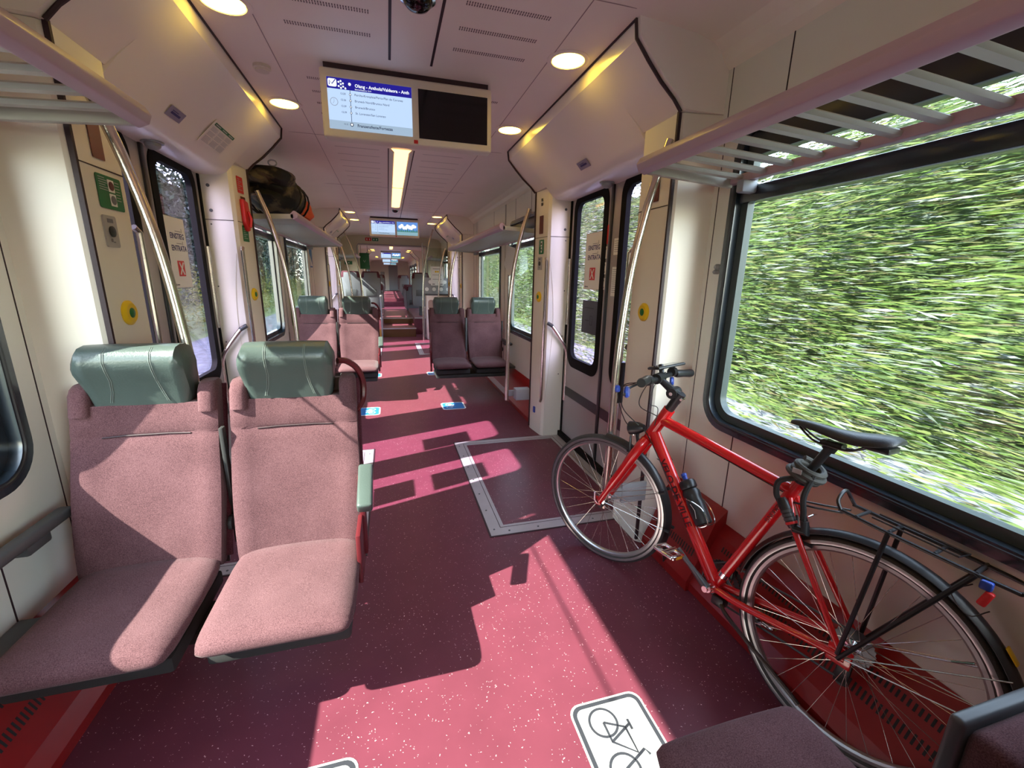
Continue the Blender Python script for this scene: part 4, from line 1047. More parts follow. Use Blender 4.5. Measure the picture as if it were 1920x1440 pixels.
# tall pole by the steps, left side partition
t = thing('aisle_pole', 'tall curved steel pole rising to the ceiling right of the steps', 'grab pole', (.74, 10.0, 0))
mb = MB(); mb.tube(curve_pts([(.735, 10.1, 0), (.74, 10.1, .8), (.78, 10.1, 1.5), (.90, 10.1, 2.1), (1.0, 10.1, 2.46)], 6), .018, 10); mb.build('pole', 'steel', t)
t = thing('aisle_pole', 'thin curved steel pole on the left before the raised seats', 'grab pole', (-.55, 10.3, 0))
mb = MB(); mb.tube(curve_pts([(-.55, 10.6, 0), (-.56, 10.6, .8), (-.62, 10.6, 1.5), (-.75, 10.6, 2.0), (-.90, 10.6, 2.38)], 6), .016, 10); mb.build('pole', 'steel', t)
t = thing('side_partition', 'grey low partition left of the steps before the raised seats', 'partition', (-.2, 10.9, 0))
mb = MB(); mb.box(-.21, -.18, 10.6, 11.19, 0, .95, .01); mb.build('panel', 'lightgrey', t)
mb = MB(); mb.box(-.22, -.17, 10.58, 11.19, .95, .98, .008); mb.build('cap_rail', 'alu', t)
t = thing('green_board', 'dark green board hanging left of the gangway opening', 'sign', (-.62, 13.5, 1.8))
mb = MB(); mb.box(-.76, -.50, 13.4, 13.42, 1.62, 2.06); p = mb.build('board', 'green_print', t, smooth=False)
mb = MB(); mb.tube([(-.72, 13.41, 2.05), (-.72, 13.41, 2.49)], .006, 6); mb.tube([(-.54, 13.41, 2.05), (-.54, 13.41, 2.49)], .006, 6); mb.build('hanger', 'darkgrey', t)
mb = MB(); mb.tube([(-.66, 13.395, 1.86), (-.63, 13.395, 1.80), (-.60, 13.395, 1.86)], .008, 5); mb.build('symbol', 'palegrey', p)
# paper notice hanging by the right window
t = thing('paper_notice', 'white paper notice taped crooked by the right window beyond the first doors', 'notice', (1.46, 5.6, 1.6))
mb = MB(); mb.prism([(5.04, 1.56), (5.36, 1.47), (5.62, 1.62), (5.42, 1.84), (5.12, 1.80)], 'x', 1.470, 1.473); p = mb.build('sheet', 'white', t, smooth=False)
t = thing('wall_sticker', 'blue and white triangle sticker on the left wall beyond the far window', 'sticker', (-1.17, 7.65, 1.7))
mb = MB(); mb.box(-1.174, -1.171, 7.58, 7.80, 1.55, 1.95); p = mb.build('sheet', 'blue_print', t, smooth=False)
mb = MB(); mb.prism([(7.58, 1.75), (7.80, 1.57), (7.58, 1.57)], 'x', -1.1705, -1.169); mb.build('white_corner', 'white', p, smooth=False)
# small round wall hook by the right window
t = thing('coat_hook', 'small round coat hook on the wall left of the big right window', 'hook', (1.49, 1.74, 1.52))
mb = MB(); mb.lathe((1.494, 1.735, 1.52), (-1, 0, 0), [(.014, 0), (.014, .012), (.008, .02), (0, .022)], 16); mb.lathe((1.494, 1.735, 1.497), (-1, 0, 0), [(.010, 0), (.010, .02), (.006, .026), (0, .028)], 16); mb.build('knob', 'greyplast', t)

# ------------------------------------------------------------------ signs stuck to the floor
def floor_sign(x0, x1, y0, y1, label, blue, z=.0006):
    t = thing('floor_sign', label, 'floor sign', ((x0+x1)/2, (y0+y1)/2, 0))
    def pl(n, m, i, za, zb, par, r): 
        b = MB(); b.prism(rrect(x0+i, x1-i, y0+i, y1-i, r, 5), 'z', za, zb); return b.build(n, m, par, smooth=False)
    p = pl('sheet', 'white' if blue else 'signwhite', 0, z, z+.0007, t, .04)
    if blue: pl('blue_field', 'blue_print', .014, z+.0007, z+.0012, p, .03)
    else:
        pl('grey_border', 'signgrey', .007, z+.0007, z+.0010, p, .036); pl('white_field', 'signwhite', .021, z+.0010, z+.0014, p, .026)
    zt = z+.0016
    b = MB(); sg = 1 if (x0+x1)/2 > XC else -1
    L = (y1-y0)*.80 if not blue else (y1-y0)*.62
    if sg > 0: m4 = basis((x0+.05, (y0+y1)/2+L/2, zt), (0, -1, 0), (1, 0, 0))
    else: m4 = basis((x1-.05, (y0+y1)/2-L/2, zt), (0, 1, 0), (-1, 0, 0))
    bike_picto(b, m4, L, .035); b.build('bicycle_symbol', 'white' if blue else 'signgrey', p, smooth=False)
floor_sign(.530, .800, .76, 1.068, 'large white floor sign with grey bicycle near the bottom edge, partly under the cushion', False)
floor_sign(-.455, -.155, .82, 1.095, 'white bicycle floor sign cut off at the bottom edge, left of the other', False)
floor_sign(.525, .790, 4.60, 4.87, 'blue bicycle floor sign in front of the right seats, half in sun', True)
floor_sign(-.455, -.150, 4.57, 4.86, 'blue bicycle floor sign in the sun behind the front left seats', True)
floor_sign(.505, .745, 6.38, 6.60, 'blue bicycle floor sign beside the distant right seats', True)
floor_sign(-.43, -.16, 6.40, 6.64, 'blue bicycle floor sign beside the distant left seats', True)

# ------------------------------------------------------------------ the red bicycle; local frame: x right, y forward, z up, origin at the rear hub
BL = Vector((1.333, .762, .343)); yaw, lean, steer = R(-15.5), R(7.2), R(17.4)
bf = Vector((math.sin(yaw), math.cos(yaw), 0)); br_ = Vector((math.cos(yaw), -math.sin(yaw), 0))
bu = math.cos(lean)*Vector((0, 0, 1))+math.sin(lean)*br_; brr = math.cos(lean)*br_-math.sin(lean)*Vector((0, 0, 1))
BM = Matrix((brr, bf, bu)).transposed().to_4x4(); BM.translation = BL
SA = Vector((0, -.454, .891)).normalized(); HUB = Vector((0, 1.097, -.004))
SM = Matrix.Translation(HUB) @ Matrix.Rotation(steer, 4, SA) @ Matrix.Translation(-HUB)
bike = thing('bicycle', 'red trekking bicycle with black rack and mudguards leaning under the big right window', 'bicycle')
def bp(s_, h, n=0): return Vector((n, s_, h))
def BT(name, pts, r, m, par=None, n=12, S=False, **k):
    mb = MB(); mb.tube(pts, r, n, **k)
    if S: mb.xf(SM)
    return mb.build(name, m, par or bike)
HT, HB, BB, ST, RH = bp(.812, .556), bp(.886, .410), bp(.440, -.070), bp(.243, .462), bp(0, 0)
fr = BT('frame', [HB, HT], .0265, 'bikered', n=16)
BT('down_tube', [bp(.866, .430), BB], .0265, 'bikered', fr, 16)
BT('top_tube', [bp(.830, .500), bp(.262, .418)], [.0235, .0195], 'bikered', fr, 16)
BT('seat_tube', [BB, ST], .0200, 'bikered', fr, 16)
BT('bottom_bracket', [bp(.440, -.070, -.036), bp(.440, -.070, .036)], .023, 'bikered', fr, 16)
for n_ in (-1, 1):
    BT('chain_stay', curve_pts([bp(.42, -.072, n_*.026), bp(.30, -.055, n_*.045), bp(.05, -.005, n_*.064), bp(-.012, 0, n_*.064)], 4), [.0135]*5+[.012]*8, 'bikered', fr)
    BT('seat_stay', [bp(.255, .395, n_*.022), bp(.215, .31, n_*.040), bp(0, .01, n_*.064)], [.0105, .0105, .009], 'bikered', fr)
    mb = MB(); mb.box(n_*.064-.003, n_*.064+.003, -.03, .035, -.028, .03, .004); mb.build('dropout', 'bikered', fr)
BT('brake_bridge', [bp(.205, .29, -.04), bp(.205, .29, .04)], .006, 'bikered', fr)
BT('seat_clamp', [bp(.2445, .452), bp(.2405, .472)], .021, 'bikedk', fr)
BT('front_derailleur_clamp', [bp(.420, -.018), bp(.413, .002)], .0205, 'chrome', fr, 16)
# lettering along the down tube
dd = (BB-bp(.866, .430)).normalized(); mb = MB()
uu = dd; vv = Vector((-1, 0, 0)).cross(dd).normalized()
for nn, vv2 in ((-1, Vector((0, 0, 0))),):
    vv = uu.cross(Vector((-1, 0, 0))); vv = Vector((-1, 0, 0)).cross(uu)
    o_ = bp(.866, .430).lerp(BB, .20)+Vector((-.0269, 0, 0))-vv*.010
    lettering(mb, 'VELO DE VILLE', .045, o_, uu, vv, True)
mb.build('frame_lettering', 'decal', fr, smooth=False)
dd = (BB-ST).normalized(); mb = MB(); vv = Vector((-1, 0, 0)).cross(dd); lettering(mb, 'TREKKING', .022, ST.lerp(BB, .16)+Vector((-.0204, 0, 0))-vv*.006, dd, vv); mb.build('frame_lettering', 'decal', fr, smooth=False)
# wheels
def wheel(name, c, S, rimm, cassette):
    def X_(mb): 
        if S: mb.xf(SM)
        return mb
    def tor(prof, nseg=72):
        secs = []
        for i in range(nseg):
            a = 2*math.pi*i/nseg; d = Vector((0, math.cos(a), math.sin(a))); secs.append([c+d*r_+Vector((n_, 0, 0)) for r_, n_ in prof])
        secs.append(secs[0]); mb = MB(); mb.loft(secs, cap=False); bmesh.ops.remove_doubles(mb.b, verts=mb.b.verts, dist=1e-6); return mb
    w = X_(tor([(.318, -.011), (.3175, -.0125), (.303, -.0125), (.297, -.008), (.295, 0), (.297, .008), (.303, .0125), (.3175, .0125), (.318, .011), (.309, .009), (.309, -.009)])).build(name, rimm, bike, angle=25)
    ty = [(.3275+.0195*math.cos(a), .0205*math.sin(a)) for a in [2*math.pi*i/14 for i in range(14)] if not (abs(a-math.pi) < .35)]
    X_(tor(ty)).build('tyre', 'tyre', w, angle=60)
    X_(tor([(.3255-.0030*math.cos(a)*2, -.0203-.0008*math.sin(a)) for a in (0, 1.57, 3.14, 4.71)])).build('reflective_strip', 'rim', w)
    mb = MB(); mb.lathe(c, (1, 0, 0), [(.0, -.052), (.006, -.052), (.006, -.046), (.010, -.044), (.010, -.036), (.023, -.034), (.023, -.029), (.012, -.022), (.012, .022), (.023, .027), (.023, .032), (.010, .034), (.010, .046), (.005, .05), (0, .052)], 20); X_(mb).build('hub', 'chrome', w)
    n = 32
    for i in range(n):
        side = 1 if i % 2 else -1; a = 2*math.pi*i/n; off = (1.1 if (i//2) % 2 else -1.1)
        A = c+Vector((side*.031, math.cos(a+off)*.021, math.sin(a+off)*.021)); B = c+Vector((side*.003, math.cos(a)*.2935, math.sin(a)*.2935))
        mb = MB(); mb.tube([A, B], .00095, 5); X_(mb).build('spoke', 'spoke', w)
    mb = MB(); a = -2.4 if not cassette else 2.55; mb.tube([c+Vector((0, math.cos(a)*.292, math.sin(a)*.292)), c+Vector((0, math.cos(a)*.245, math.sin(a)*.245))], .0035, 8); X_(mb).build('valve', 'chrome', w)
    if cassette:
        for k in range(8):
            r_ = .060-.0045*k; mb = MB(); pts = []
            nt_ = 26-2*k
            for j in range(nt_*2): 
                rr = r_ if j % 2 else r_-.004; aa = math.pi*j/nt_; pts.append((c.y+rr*math.cos(aa), c.z+rr*math.sin(aa)))
            mb.prism(pts, 'x', .030+.0038*k, .0318+.0038*k); mb.build('sprocket', 'crankgrey', w, smooth=False)
    return w
wheel('rear_wheel', RH, False, 'rim', True); wheel('front_wheel', HUB, True, 'rimdk' if False else 'rim', False)
# mudguards
def guard(name, c, a0, a1, S, m='bikedk', R_=.368):
    secs = []
    for i in range(41):
        a = R(a0+(a1-a0)*i/40); d = Vector((0, math.cos(a), math.sin(a)))
        sec = [c+d*(R_-.016*(q**2))+Vector((q*.026, 0, 0)) for q in (-1, -.6, -.2, .2, .6, 1)]+[c+d*(R_-.002-.016*(q**2))+Vector((q*.025, 0, 0)) for q in (1, .6, .2, -.2, -.6, -1)]
        secs.append(sec)
    mb = MB(); mb.loft(secs)
    if S: mb.xf(SM)
    return mb.build(name, m, bike, angle=50)
fg = guard('front_mudguard', HUB, 88, 196, True, R_=.362); rg = guard('rear_mudguard', RH, 8, 196, False)
mb = MB(); a = R(198); mb.box(-.024, .024, -.002, .002, -.075, 0, .001, 2, Matrix.Translation(HUB+Vector((0, math.cos(a)*.362, math.sin(a)*.362))) @ Matrix.Rotation(R(-8), 4, 'X')); mb.xf(SM); mb.build('mud_flap', 'bikedk', fg)
for n_ in (-1, 1):
    for a_ in (152, 183):
        a = R(a_); e = HUB+Vector((n_*.027, math.cos(a)*.352, math.sin(a)*.352)); BT('stay', [HUB+Vector((n_*.055, 0, .012)), e], .0022, 'spoke', fg, 6, True)
        mb = MB(); mb.cyl(e, (0, math.cos(a), math.sin(a)), .008, .03, 10); mb.xf(SM); mb.build('stay_clip', 'bikedk', fg)
    for a_ in (150, 172):
        a = R(a_); BT('stay', [bp(0, .0, n_*.07), bp(math.cos(a)*.357, math.sin(a)*.357, n_*.027)], .0022, 'spoke', rg, 6)
mb = MB(); a = R(142); mb.box(-.012, .012, -.002, .002, -.02, .02, .001, 2, Matrix.Translation(bp(math.cos(a)*.372, math.sin(a)*.372)) @ Matrix.Rotation(a, 4, 'X')); mb.build('yellow_sticker', 'yellow', rg)
mb = MB(); mb.box(-.03, .03, -.02, .02, -.022, .022, .008, 3, Matrix.Translation(bp(-.378, .12))); mb.build('rear_reflector', 'red_print', rg)
# fork
fk = BT('fork', [bp(.882, .418), bp(.905, .372)], .024, 'bikered', None, 16, True)
for n_ in (-1, 1):
    BT('fork_blade', curve_pts([bp(.893, .392, n_*.018), bp(.915, .350, n_*.040), bp(.97, .24, n_*.048), bp(1.05, .085, n_*.052), bp(1.094, .0, n_*.052)], 4), [.025]*4+[.025]*4+[.0225]*4+[.016]*5, 'bikered', fk, 12, True)
    mb = MB(); mb.box(-.004, .004, -.012, .02, -.018, .03, .004, 2, Matrix.Translation(HUB+Vector((n_*.054, 0, 0)))); mb.xf(SM); mb.build('dropout', 'bikered', fk)
BT('quick_release_lever', [HUB+Vector((-.066, 0, 0)), HUB+Vector((-.076, .01, .02)), HUB+Vector((-.078, .012, .06))], [.008, .007, .004], 'chrome', fk, 8, True)
BT('axle', [HUB+Vector((-.068, 0, 0)), HUB+Vector((.068, 0, 0))], .006, 'chrome', fk, 10, True)
BT('dynamo_plug', [HUB+Vector((-.04, 0, -.03)), HUB+Vector((.02, 0, -.03))], .012, 'bikedk', fk, 10, True)
# stem and handlebar
HC = bp(.876, .688)
sp_ = BT('steerer_spacer', [HT, bp(.782, .615)], .0205, 'bikedk', None, 16, True)
mb = MB(); mb.tube([bp(.790, .600), bp(.768, .640)], .022, 16); mb.tube([bp(.778, .628), bp(.800, .640), bp(.862, .679), HC], [.021, .020, .015, .017], 14); mb.tube([bp(.80, .637, -.03), bp(.80, .637, .03)], .024, 16); mb.xf(SM); stem = mb.build('stem', 'bikedk', bike)
mb = MB(); mb.tube([HC+Vector((-.028, 0, 0)), HC+Vector((.028, 0, 0))], .024, 16); mb.xf(SM); mb.build('bar_clamp', 'black', stem)
mb = MB()
for n_ in (-1, 1): mb.cyl(bp(.760, .615, n_*.012), (1, 0, 0), .006, .01, 8)
mb.cyl(bp(.80, .637, -.034), (1, 0, 0), .008, .006, 10); mb.xf(SM); mb.build('stem_bolts', 'chrome', stem)
hb = BT('handlebar', curve_pts([HC+Vector((-.255, -.042, .032)), HC+Vector((-.15, -.012, .022)), HC+Vector((-.05, 0, 0)), HC+Vector((.05, 0, 0)), HC+Vector((.15, -.012, .0)), HC+Vector((.255, -.042, -.010))], 5), .0125, 'bikedk', None, 12, True)
for n_ in (-1, 1):
    g0, g1 = HC+Vector((n_*.145, -.014, .011-n_*.011)), HC+Vector((n_*.262, -.044, .011-n_*.022))
    g = BT('grip', [g0, g0.lerp(g1, .1), g0.lerp(g1, .5), g0.lerp(g1, .9), g1], [.0165, .019, .0175, .020, .018], 'black', hb, 14, True)
    BT('brake_lever', curve_pts([HC+Vector((n_*.115, .0, .0)), HC+Vector((n_*.125, .035, -.012)), HC+Vector((n_*.17, .055, -.028)), HC+Vector((n_*.235, .04, -.04))], 4), .0055, 'bikedk', hb, 8, True)
    BT('lever_clamp', [HC+Vector((n_*.108, -.008, .012)), HC+Vector((n_*.135, -.010, .012))], .021, 'bikedk', hb, 12, True)
for c, r_ in ((HC+Vector((-.20, .045, -.035)), .026), (HC+Vector((-.265, .055, -.01)), .016), (HC+Vector((.15, .0, -.04)), .022)):
    mb = MB(); mb.lathe(c, (-.3, 1, -.15), [(0, -.008), (r_*.8, -.008), (r_, 0), (r_*.9, .008), (0, .01)], 20); mb.xf(SM); mb.build('blue_reflector', 'bluepl', hb)
mb = MB(); mb.box(-.042, .042, -.075, .075, -.006, .006, .005, 3, Matrix.Translation(HC+Vector((.09, .01, .040))) @ Matrix.Rotation(R(-14), 4, 'X') @ Matrix.Rotation(R(62), 4, 'Z')); mb.xf(SM); ph = mb.build('phone_mount', 'black', hb)
mb = MB(); mb.box(-.037, .037, -.068, .068, .006, .0075, .0005, 1, Matrix.Translation(HC+Vector((.09, .01, .040))) @ Matrix.Rotation(R(-14), 4, 'X') @ Matrix.Rotation(R(62), 4, 'Z')); mb.xf(SM); mb.build('phone_screen', 'blackscreen', ph)
BT('mount_arm', [HC+Vector((.03, 0, .01)), HC+Vector((.05, .02, .05))], .012, 'black', ph, 8, True)
# cables
def cable(pts, r_=.0022): return BT('cable', [ (SM @ p if q else p) for p, q in [(v, False) for v in curve_pts([SM @ Vector(a) if k < 3 else Vector(a) for k, a in enumerate(pts)], 8)]], r_, 'black', hb, 6)
cable([HC+Vector((-.14, .03, 0)), HC+Vector((-.12, .11, -.04)), HC+Vector((-.06, .13, -.16)), bp(.93, .44, -.03), bp(.86, .40, -.03), bp(.66, .19, -.028)])
cable([HC+Vector((-.16, .03, .0)), HC+Vector((-.14, .12, -.06)), HC+Vector((-.05, .12, -.22)), bp(.945, .40, -.02), bp(.93, .36, -.02)])
cable([HC+Vector((.14, .03, 0)), HC+Vector((.08, .08, -.05)), HC+Vector((.02, .09, -.15)), bp(.84, .51, -.02), bp(.60, .455, -.018), bp(.28, .405, -.02)])
cable([HC+Vector((.05, .02, -.01)), HC+Vector((.02, .03, -.06)), HC+Vector((-.02, .02, -.12)), bp(.85, .55, -.03), bp(.85, .47, -.03)], .0018)
# head lamp
LP = bp(.965, .425)
mb = MB(); mb.lathe(LP, (0, .93, -.25), [(0, -.05), (.016, -.048), (.028, -.02), (.033, .015), (.033, .024), (.028, .026)], 22); mb.xf(SM); hl = mb.build('head_lamp', 'bikedk', bike)
mb = MB(); mb.lathe(LP+Vector((0, .93, -.25)).normalized()*.022, (0, .93, -.25), [(.030, 0), (.026, .007), (.012, .011), (0, .012)], 22); mb.xf(SM); mb.build('lens', 'lamplens', hl)
BT('lamp_bracket', [LP+Vector((0, -.02, -.02)), bp(.945, .375), bp(.918, .370)], .005, 'bikedk', hl, 8, True)
BT('bracket_spring', [bp(.80, .36, .03), bp(.77, .33, .035), bp(.80, .30, .03), bp(.84, .31, .02)], .0018, 'bikedk', hl, 6)
# brakes
for (c, S, tn) in ((bp(.935, .345), True, 'front'), (bp(.215, .305), False, 'rear')):
    for n_ in (-1, 1):
        d = Vector((0, .35, 1)) if not S else Vector((0, .15, 1)); d.normalize()
        o_ = c+Vector((n_*.034, .02 if S else -.028, -.05))
        b_ = BT('%s_brake_arm' % tn, [o_, o_+d*.05+Vector((n_*.004, .0, 0)), o_+d*.10+Vector((-n_*.008, 0, 0))], [.009, .007, .005], 'bikedk', None, 8, S)
        BT('brake_pad', [o_+Vector((-n_*.016, -.03, .012)), o_+Vector((-n_*.016, .03, .012))], .007, 'black', b_, 8, S)
    BT('brake_noodle', curve_pts([c+Vector((-.03, .02 if S else -.03, .055)), c+Vector((.0, .025 if S else -.035, .062)), c+Vector((.03, .02 if S else -.03, .055))], 4), .003, 'chrome', None, 6, S)
# saddle and post
BT('seat_post', [bp(.255, .43), bp(.186, .603)], .0135, 'bikedk', None, 16)
mb = MB(); mb.tube([bp(.192, .590), bp(.180, .618)], .021, 14); mb.box(-.022, .022, .150, .215, .602, .622, .006); mb.build('post_head', 'bikedk', bike)
secs = []
for s_, w_, zt, th in ((.318, .006, .643, .010), (.312, .016, .650, .020), (.295, .021, .655, .026), (.25, .025, .658, .030), (.20, .033, .656, .036), (.15, .048, .658, .044), (.11, .062, .664, .048), (.075, .071, .672, .048), (.045, .070, .676, .042), (.025, .058, .674, .030), (.015, .040, .670, .016)):
    sec = []
    for i in range(20):
        a = 2*math.pi*i/20; ca, sa = math.cos(a), math.sin(a)
        z = zt - .5*th + .5*th*(abs(sa)**.8)*(1 if sa > 0 else -1)*(1.0 if sa > 0 else .55)
        z -= .28*abs(ca)**3*th*.9; sec.append(bp(s_, z+.010, w_*(abs(ca)**.75)*(1 if ca > 0 else -1)))
    secs.append(sec)
mb = MB(); mb.loft(secs); sdl = mb.build('saddle', mat('saddle_cover', (.022, .024, .028), .42, bump=.3, bscale=300), bike, angle=50, subsurf=1)
for n_ in (-1, 1): BT('saddle_rail', curve_pts([bp(.285, .640, n_*.008), bp(.235, .612, n_*.020), bp(.19, .607, n_*.022), bp(.13, .610, n_*.022), bp(.085, .640, n_*.035)], 5), .0036, 'bikedk', sdl, 8)
mb = MB(); mb.box(-.045, .045, .03, .09, .632, .652, .006); mb.build('saddle_shell', 'black', sdl)
# rack
rk = None
for n_ in (-1, 1):
    o_ = BT('carrier', [bp(.105, .432, n_*.052), bp(.0, .422, n_*.055), bp(-.18, .408, n_*.055), bp(-.275, .400, n_*.045)], .0055, 'bikedk', rk or bike, 10)
    if rk is None: rk = o_
    BT('carrier_leg', [bp(-.02, .420, n_*.056), bp(.004, .012, n_*.082)], .0065, 'bikedk', rk, 8)
    BT('carrier_leg', [bp(-.20, .405, n_*.056), bp(.0, .0, n_*.084)], .0065, 'bikedk', rk, 8)
    BT('carrier_strut', [bp(.10, .418, n_*.03), bp(.17, .400, n_*.03), bp(.245, .385, n_*.024)], .0035, 'bikedk', rk, 8)
for s_ in (.06, -.02, -.12, -.20): BT('cross_bar', [bp(s_, .425+s_*.08, -.055), bp(s_, .425+s_*.08, .055)], .005, 'bikedk', rk, 8)
BT('front_loop', curve_pts([bp(.100, .432, -.052), bp(.115, .455, -.045), bp(.118, .478, -.015), bp(.118, .478, .015), bp(.115, .455, .045), bp(.100, .432, .052)], 4), .0055, 'bikedk', rk, 8)
BT('rear_loop', [bp(-.275, .400, -.045), bp(-.292, .399, 0), bp(-.275, .400, .045)], .0055, 'bikedk', rk, 8)
BT('spring_clip', [bp(.03, .44, -.03), bp(-.16, .425, -.03), bp(-.17, .425, .03), bp(.03, .44, .03)], .0028, 'bikedk', rk, 6)
mb = MB(); mb.box(-.010, .010, -.012, .012, -.012, .012, .005, 3, Matrix.Translation(bp(-.222, .392, -.058))); mb.build('blue_bracket', 'bluepl', rk)
mb = MB(); mb.box(-.009, .009, -.009, .009, -.022, .02, .005, 3, Matrix.Translation(bp(-.228, .360, -.058)) @ Matrix.Rotation(R(15), 4, 'X')); mb.build('tail_light', 'red_print', rk)
BT('light_wire', curve_pts([bp(-.20, .38, -.055), bp(-.17, .34, -.06), bp(-.21, .30, -.06), bp(-.24, .33, -.05)], 5), .0016, 'black', rk, 6)
# crankset, chain, derailleur
def crank(n_, a_):
    d = Vector((0, math.cos(a_), math.sin(a_))); o_ = bp(.440, -.070, n_*.060); e = o_+d*.170+Vector((n_*.020, 0, 0))
    mb = MB(); mb.tube([o_, o_+d*.02, o_+d*.10+Vector((n_*.01, 0, 0)), e], [.021, .017, .011, .014], 12, flat=.62); c_ = mb.build('crank_arm', 'crankgrey', bike)
    mb = MB(); mb.cyl(o_+Vector((n_*.014, 0, 0)), (1, 0, 0), .012, .006, 14); mb.cyl(bp(.440, -.070, n_*.045), (1, 0, 0), .017, .03, 14); mb.build('spindle_cap', 'chrome', c_)
    p0 = e+Vector((n_*.014, 0, 0)); pd = d if n_ < 0 else d
    mb = MB(); mb.box(-.008, .008, -.048, .048, -.007, .007, .006, 3, Matrix.Translation(p0+Vector((n_*.012, .0, 0)))); mb.box(-.012, .012, -.045, .045, -.007, .007, .006, 3, Matrix.Translation(p0+Vector((n_*.072, .0, 0))))
    mb.box(-.035, .035, -.050, -.036, -.008, .008, .004, 2, Matrix.Translation(p0+Vector((n_*.042, 0, 0)))); mb.box(-.035, .035, .036, .050, -.008, .008, .004, 2, Matrix.Translation(p0+Vector((n_*.042, 0, 0)))); mb.cyl(p0+Vector((n_*.04, 0, 0)), (1, 0, 0), .011, .075, 12)
    pdl = mb.build('pedal', 'chrome', bike)
    mb = MB(); mb.box(-.018, .018, -.052, -.0505, -.006, .006, 0, 1, Matrix.Translation(p0+Vector((n_*.042, 0, 0)))); mb.build('pedal_reflector', mat('amber_reflector', (.55, .22, .01), .3), pdl)
crank(-1, R(33)); crank(1, R(213))
for k, (r_, m_) in enumerate(((.088, 'bikedk'), (.072, 'crankgrey'))):
    pts = []; nt_ = 40-8*k
    for j in range(nt_*2): 
        rr = r_ if j % 2 else r_-.005; aa = math.pi*j/nt_; pts.append((.440+rr*math.cos(aa), -.070+rr*math.sin(aa)))
    mb = MB(); mb.ring(pts, [(.440+(r_-.02)*math.cos(math.pi*j/nt_), -.070+(r_-.02)*math.sin(math.pi*j/nt_)) for j in range(nt_*2)], 'x', .044+.006*(1-k), .0465+.006*(1-k)); mb.build('chain_ring', m_, bike, smooth=False)
BT('chain', [bp(.440, .018, .046), bp(.20, .032, .045), bp(.0, .040, .044), bp(-.04, .0, .044), bp(-.005, -.045, .044), bp(.0, -.07, .044), bp(.01, -.13, .044), bp(.04, -.135, .044), bp(.20, -.14, .045), bp(.44, -.158, .046), bp(.525, -.10, .046), bp(.525, -.04, .046)], .0042, 'darkgrey', None, 6, closed=True)
mb = MB(); mb.box(.040, .052, -.012, .030, -.15, -.03, .006); rd = mb.build('rear_derailleur', 'bikedk', bike)
for z in (-.075, -.135): 
    mb = MB(); mb.cyl(bp(.008, z, .046), (1, 0, 0), .017, .012, 14); mb.build('jockey_wheel', 'black', rd)
mb = MB(); mb.box(.020, .042, .395, .425, -.03, .035, .006); mb.build('front_derailleur', 'bikedk', bike)
BT('kickstand', curve_pts([bp(.395, -.10, -.02), bp(.36, -.115, -.055), bp(.25, -.150, -.075), bp(.10, -.205, -.082), bp(.06, -.225, -.082)], 4), .0075, 'bikedk', None, 8)
mb = MB(); mb.box(-.045, .0, .375, .425, -.125, -.085, .008); mb.build('stand_mount', 'bikedk', bike)
# bottle cage
ca, cb_ = bp(.500, .085), bp(.600, .235); ax = (bp(.866, .430)-BB).normalized(); up_ = Vector((0, -ax.z, ax.y))
b0 = BB.lerp(bp(.866, .430), .34)+up_*.0605
cg = None
for sd_ in (-1, 1):
    o_ = BT('bottle_cage', curve_pts([b0-up_*.030+ax*.01, b0-up_*.01+ax*-.004+Vector((sd_*.03, 0, 0)), b0+up_*.034+ax*.0+Vector((sd_*.025, 0, 0)), b0+up_*.036+ax*.06+Vector((sd_*.028, 0, 0)), b0+ax*.11+Vector((sd_*.041, 0, 0)), b0-up_*.034+ax*.12+Vector((sd_*.012, 0, 0))], 5), .0028, 'chrome', cg or bike, 6)
    if cg is None: cg = o_
bike.matrix_world = BM
bot = thing('water_bottle', 'black water bottle with blue shine standing in the cage of the red bicycle', 'bottle')
mb = MB(); mb.lathe(b0, ax, [(0, 0), (.030, 0), (.035, .006), (.036, .05), (.036, .09), (.033, .105), (.036, .12), (.036, .135), (.030, .148), (.026, .152)], 28); body = mb.build('body', 'black', bot)
mb = MB(); mb.lathe(b0, ax, [(.026, .150), (.033, .153), (.0345, .158), (.0345, .178), (.030, .186), (.012, .192), (0, .193)], 28); cap = mb.build('cap', 'black', bot)
mb = MB(); mb.lathe(b0, ax, [(.010, .190), (.010, .205), (.012, .207), (.012, .216), (.006, .220), (0, .220)], 16); mb.build('spout', 'bluepl', cap)
mb = MB(); mb.tube([b0+ax*.03+Vector((-.036, 0, 0)), b0+ax*.06+Vector((-.0355, 0, 0))+up_*.008, b0+ax*.09+Vector((-.0362, 0, 0))], .0012, 5); mb.build('white_mark', 'white', body)
bot.matrix_world = BM
lk = thing('cable_lock', 'black coiled combination lock wound round the seat post of the red bicycle', 'bicycle lock')
SP = bp(.240, .478); pax = (bp(.186, .603)-bp(.255, .43)).normalized(); pv = pax.cross(Vector((1, 0, 0)))
mb = MB(); pts = []
for i in range(70):
    a = i/70*2*math.pi*3.2; rr = .043+.006*math.sin(a*.7); pts.append(SP+pax*(-.004+.048*i/70)+Vector((1, 0, 0))*rr*math.cos(a)+pv*rr*math.sin(a))
mb.tube(pts, .0105, 8); mb.build('coil', mat('lock_sleeve', (.05, .048, .042), .7, bump=.5, bscale=200), lk)
mb = MB(); mb.tube(curve_pts([SP+Vector((-.045, .0, .0)), SP+Vector((-.055, .045, -.03)), SP+Vector((-.055, .045, -.075)), SP+Vector((-.05, .03, -.10))], 5), .0095, 8)
mb.tube(curve_pts([SP+Vector((-.03, -.04, .02)), SP+Vector((-.05, -.035, -.05)), SP+Vector((-.05, -.045, -.10)), SP+Vector((-.05, -.05, -.13))], 5), .0095, 8); mb.build('hanging_loop', 'blackmatte', lk)
